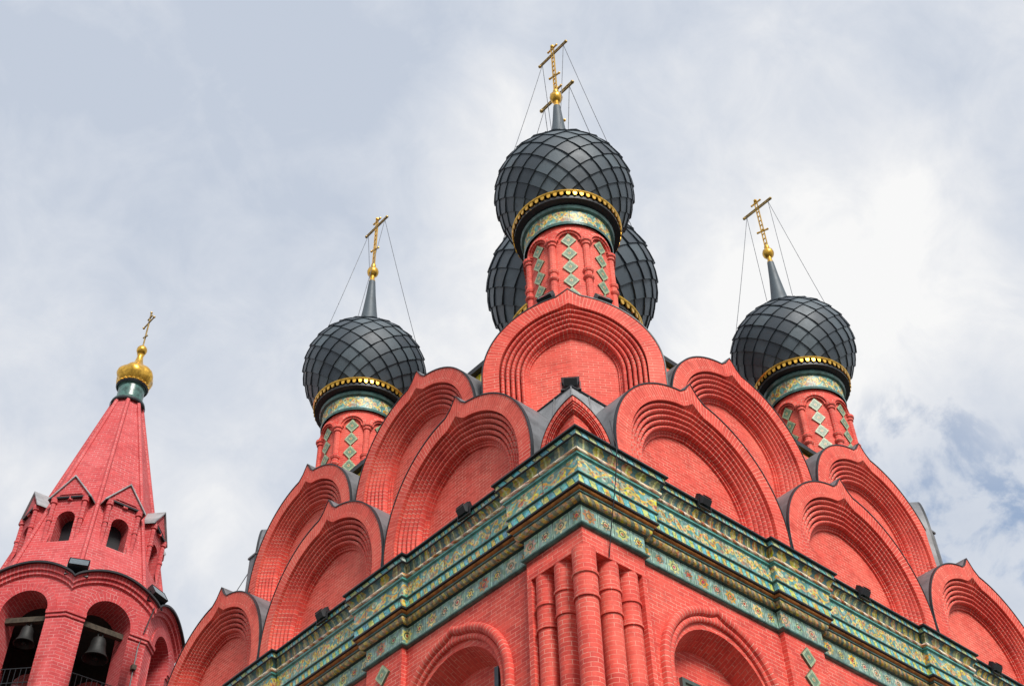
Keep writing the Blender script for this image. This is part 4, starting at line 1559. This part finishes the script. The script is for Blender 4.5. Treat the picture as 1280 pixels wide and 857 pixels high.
# cable down the pier of the tower with a small junction box
b = MB()
b.tube([tf(0, HW - 0.02, 0.12, 16.0), tf(0, HW - 0.10, 0.07, 15.5), tf(0, HW - 0.16, 0.03, 15.1), tf(0, HW - 0.16, 0.03, 14.0)], 0.014, 5)
cb = b.build('cable', M['black'], None, origin=tf(0, HW - 0.16, 0.03, 14.0))
tag(cb, 'black cable running down the brick pier of the bell tower', 'cable')
b = MB()
b.box(tf(0, HW - 0.17, 0.05, 14.62), (0.09, 0.09, 0.10))
b.build('junction_box', M['timber'], cb)


# ------------------------------------------------------------------ floodlights
def make_floodlight():
    root = empty('floodlight', (0, 0, 0))
    b = MB()
    # wedge-backed housing facing -Y and tipped up
    w2, h2 = 0.155, 0.105
    rot = Matrix.Rotation(R(-32), 3, 'X')
    fr = [(-w2, -0.09, -h2), (w2, -0.09, -h2), (w2, -0.09, h2), (-w2, -0.09, h2)]
    bk = [(-w2 * 0.72, 0.10, -h2 * 0.6), (w2 * 0.72, 0.10, -h2 * 0.6), (w2 * 0.72, 0.10, h2 * 0.6), (-w2 * 0.72, 0.10, h2 * 0.6)]
    md = [(x * 1.0, 0.0, z) for x, _, z in fr]
    T = lambda p: tuple(rot @ Vector(p) + Vector((0, 0, 0.17)))
    for A, B in ((fr, md), (md, bk)):
        for k in range(4):
            b.face([T(A[k]), T(A[(k + 1) % 4]), T(B[(k + 1) % 4]), T(B[k])])
    b.face([T(p) for p in bk])
    for k in range(5):
        x = -w2 * 0.55 + k * w2 * 0.275
        b.face([T((x, 0.02, h2)), T((x, 0.10, h2 * 0.62)), T((x, 0.10, h2 * 0.95)), T((x, 0.02, h2 * 1.15))])
    b.build('housing', M['black'], root)
    b = MB()
    b.face([T((-w2 + 0.015, -0.085, -h2 + 0.015)), T((w2 - 0.015, -0.085, -h2 + 0.015)), T((w2 - 0.015, -0.085, h2 - 0.015)), T((-w2 + 0.015, -0.085, h2 - 0.015))])
    b.build('lens', M['lens'], root)
    b = MB()
    for s_ in (-1, 1):
        b.box((s_ * (w2 + 0.012), 0.0, 0.09), (0.012, 0.035, 0.19))
    b.box((0, 0, 0.006), (2 * w2 + 0.04, 0.06, 0.012))
    b.build('bracket', M['black'], root)
    return root


fl = make_floodlight()
FL = [
    (-0.33, Y0 - 0.10, 11.34, PI, 0.68, 'black floodlight on the cornice right of the corner, under the nearest gable'),
    (2.95, Y0 - 0.10, 11.34, PI, 0.68, 'black floodlight on the right cornice under the middle gable'),
    (6.20, Y0 - 0.10, 11.34, PI, 0.68, 'black floodlight on the right cornice under the farthest gable at the frame edge'),
    (X0 - 0.10, -0.27, 11.34, PI / 2, 0.68, 'black floodlight on the cornice left of the corner, under the nearest gable'),
    (X0 - 0.10, 2.87, 11.34, PI / 2, 0.68, 'black floodlight on the left cornice under the middle gable'),
    (-1.83, -1.60, 13.03, R(135), 0.8, 'black floodlight on the ridge of the grey metal roof at the front corner'),
    (-1.22, -0.62, 15.86, R(-75), 0.85, 'black floodlight at the left foot of the front drum on the gable edge'),
    (-0.52, -1.15, 15.86, R(-15), 0.85, 'black floodlight at the right foot of the front drum on the gable edge'),
]
p_ = tf(0, -HW, 0.02, 16.12)
FL.append((p_[0], p_[1], p_[2], VA + PI / 2, 1.3, 'black floodlight on the bell tower between its two front arches'))
p_ = tf(0, HW, 0.02, 16.12)
FL.append((p_[0], p_[1], p_[2], VA + PI / 4 + PI / 2, 1.3, 'black floodlight on the right shoulder of the bell tower'))
for i, (x, y, z, rz, s_, lab) in enumerate(FL):
    o = fl
    if i:
        o = fl.copy()
        col.objects.link(o)
        for chd in list(fl.children):
            c = chd.copy()
            c.parent = o
            col.objects.link(c)
    o.location = (x, y, z)
    o.rotation_euler = (0, 0, rz)
    o.scale = (s_, s_, s_)
    tag(o, lab, 'floodlight', 'floodlights on the church and bell tower')

# lightning wire down the cornice
b = MB()
b.tube([(-1.84, Y0 + 0.0, 12.05), (-1.93, Y0 - 0.12, 11.62), (-1.985, Y0 - 0.20, 11.46), (-2.0, Y0 - 0.19, 11.2), (-1.99, Y0 - 0.10, 10.8), (-1.97, Y0 + 0.04, 10.3), (-1.96, Y0 + 0.11, 10.0)], 0.007, 5)
tag(b.build('wire', M['black'], None, origin=(-1.99, Y0, 10.0)), 'thin black wire hanging down over the tile cornice right of the corner', 'wire')
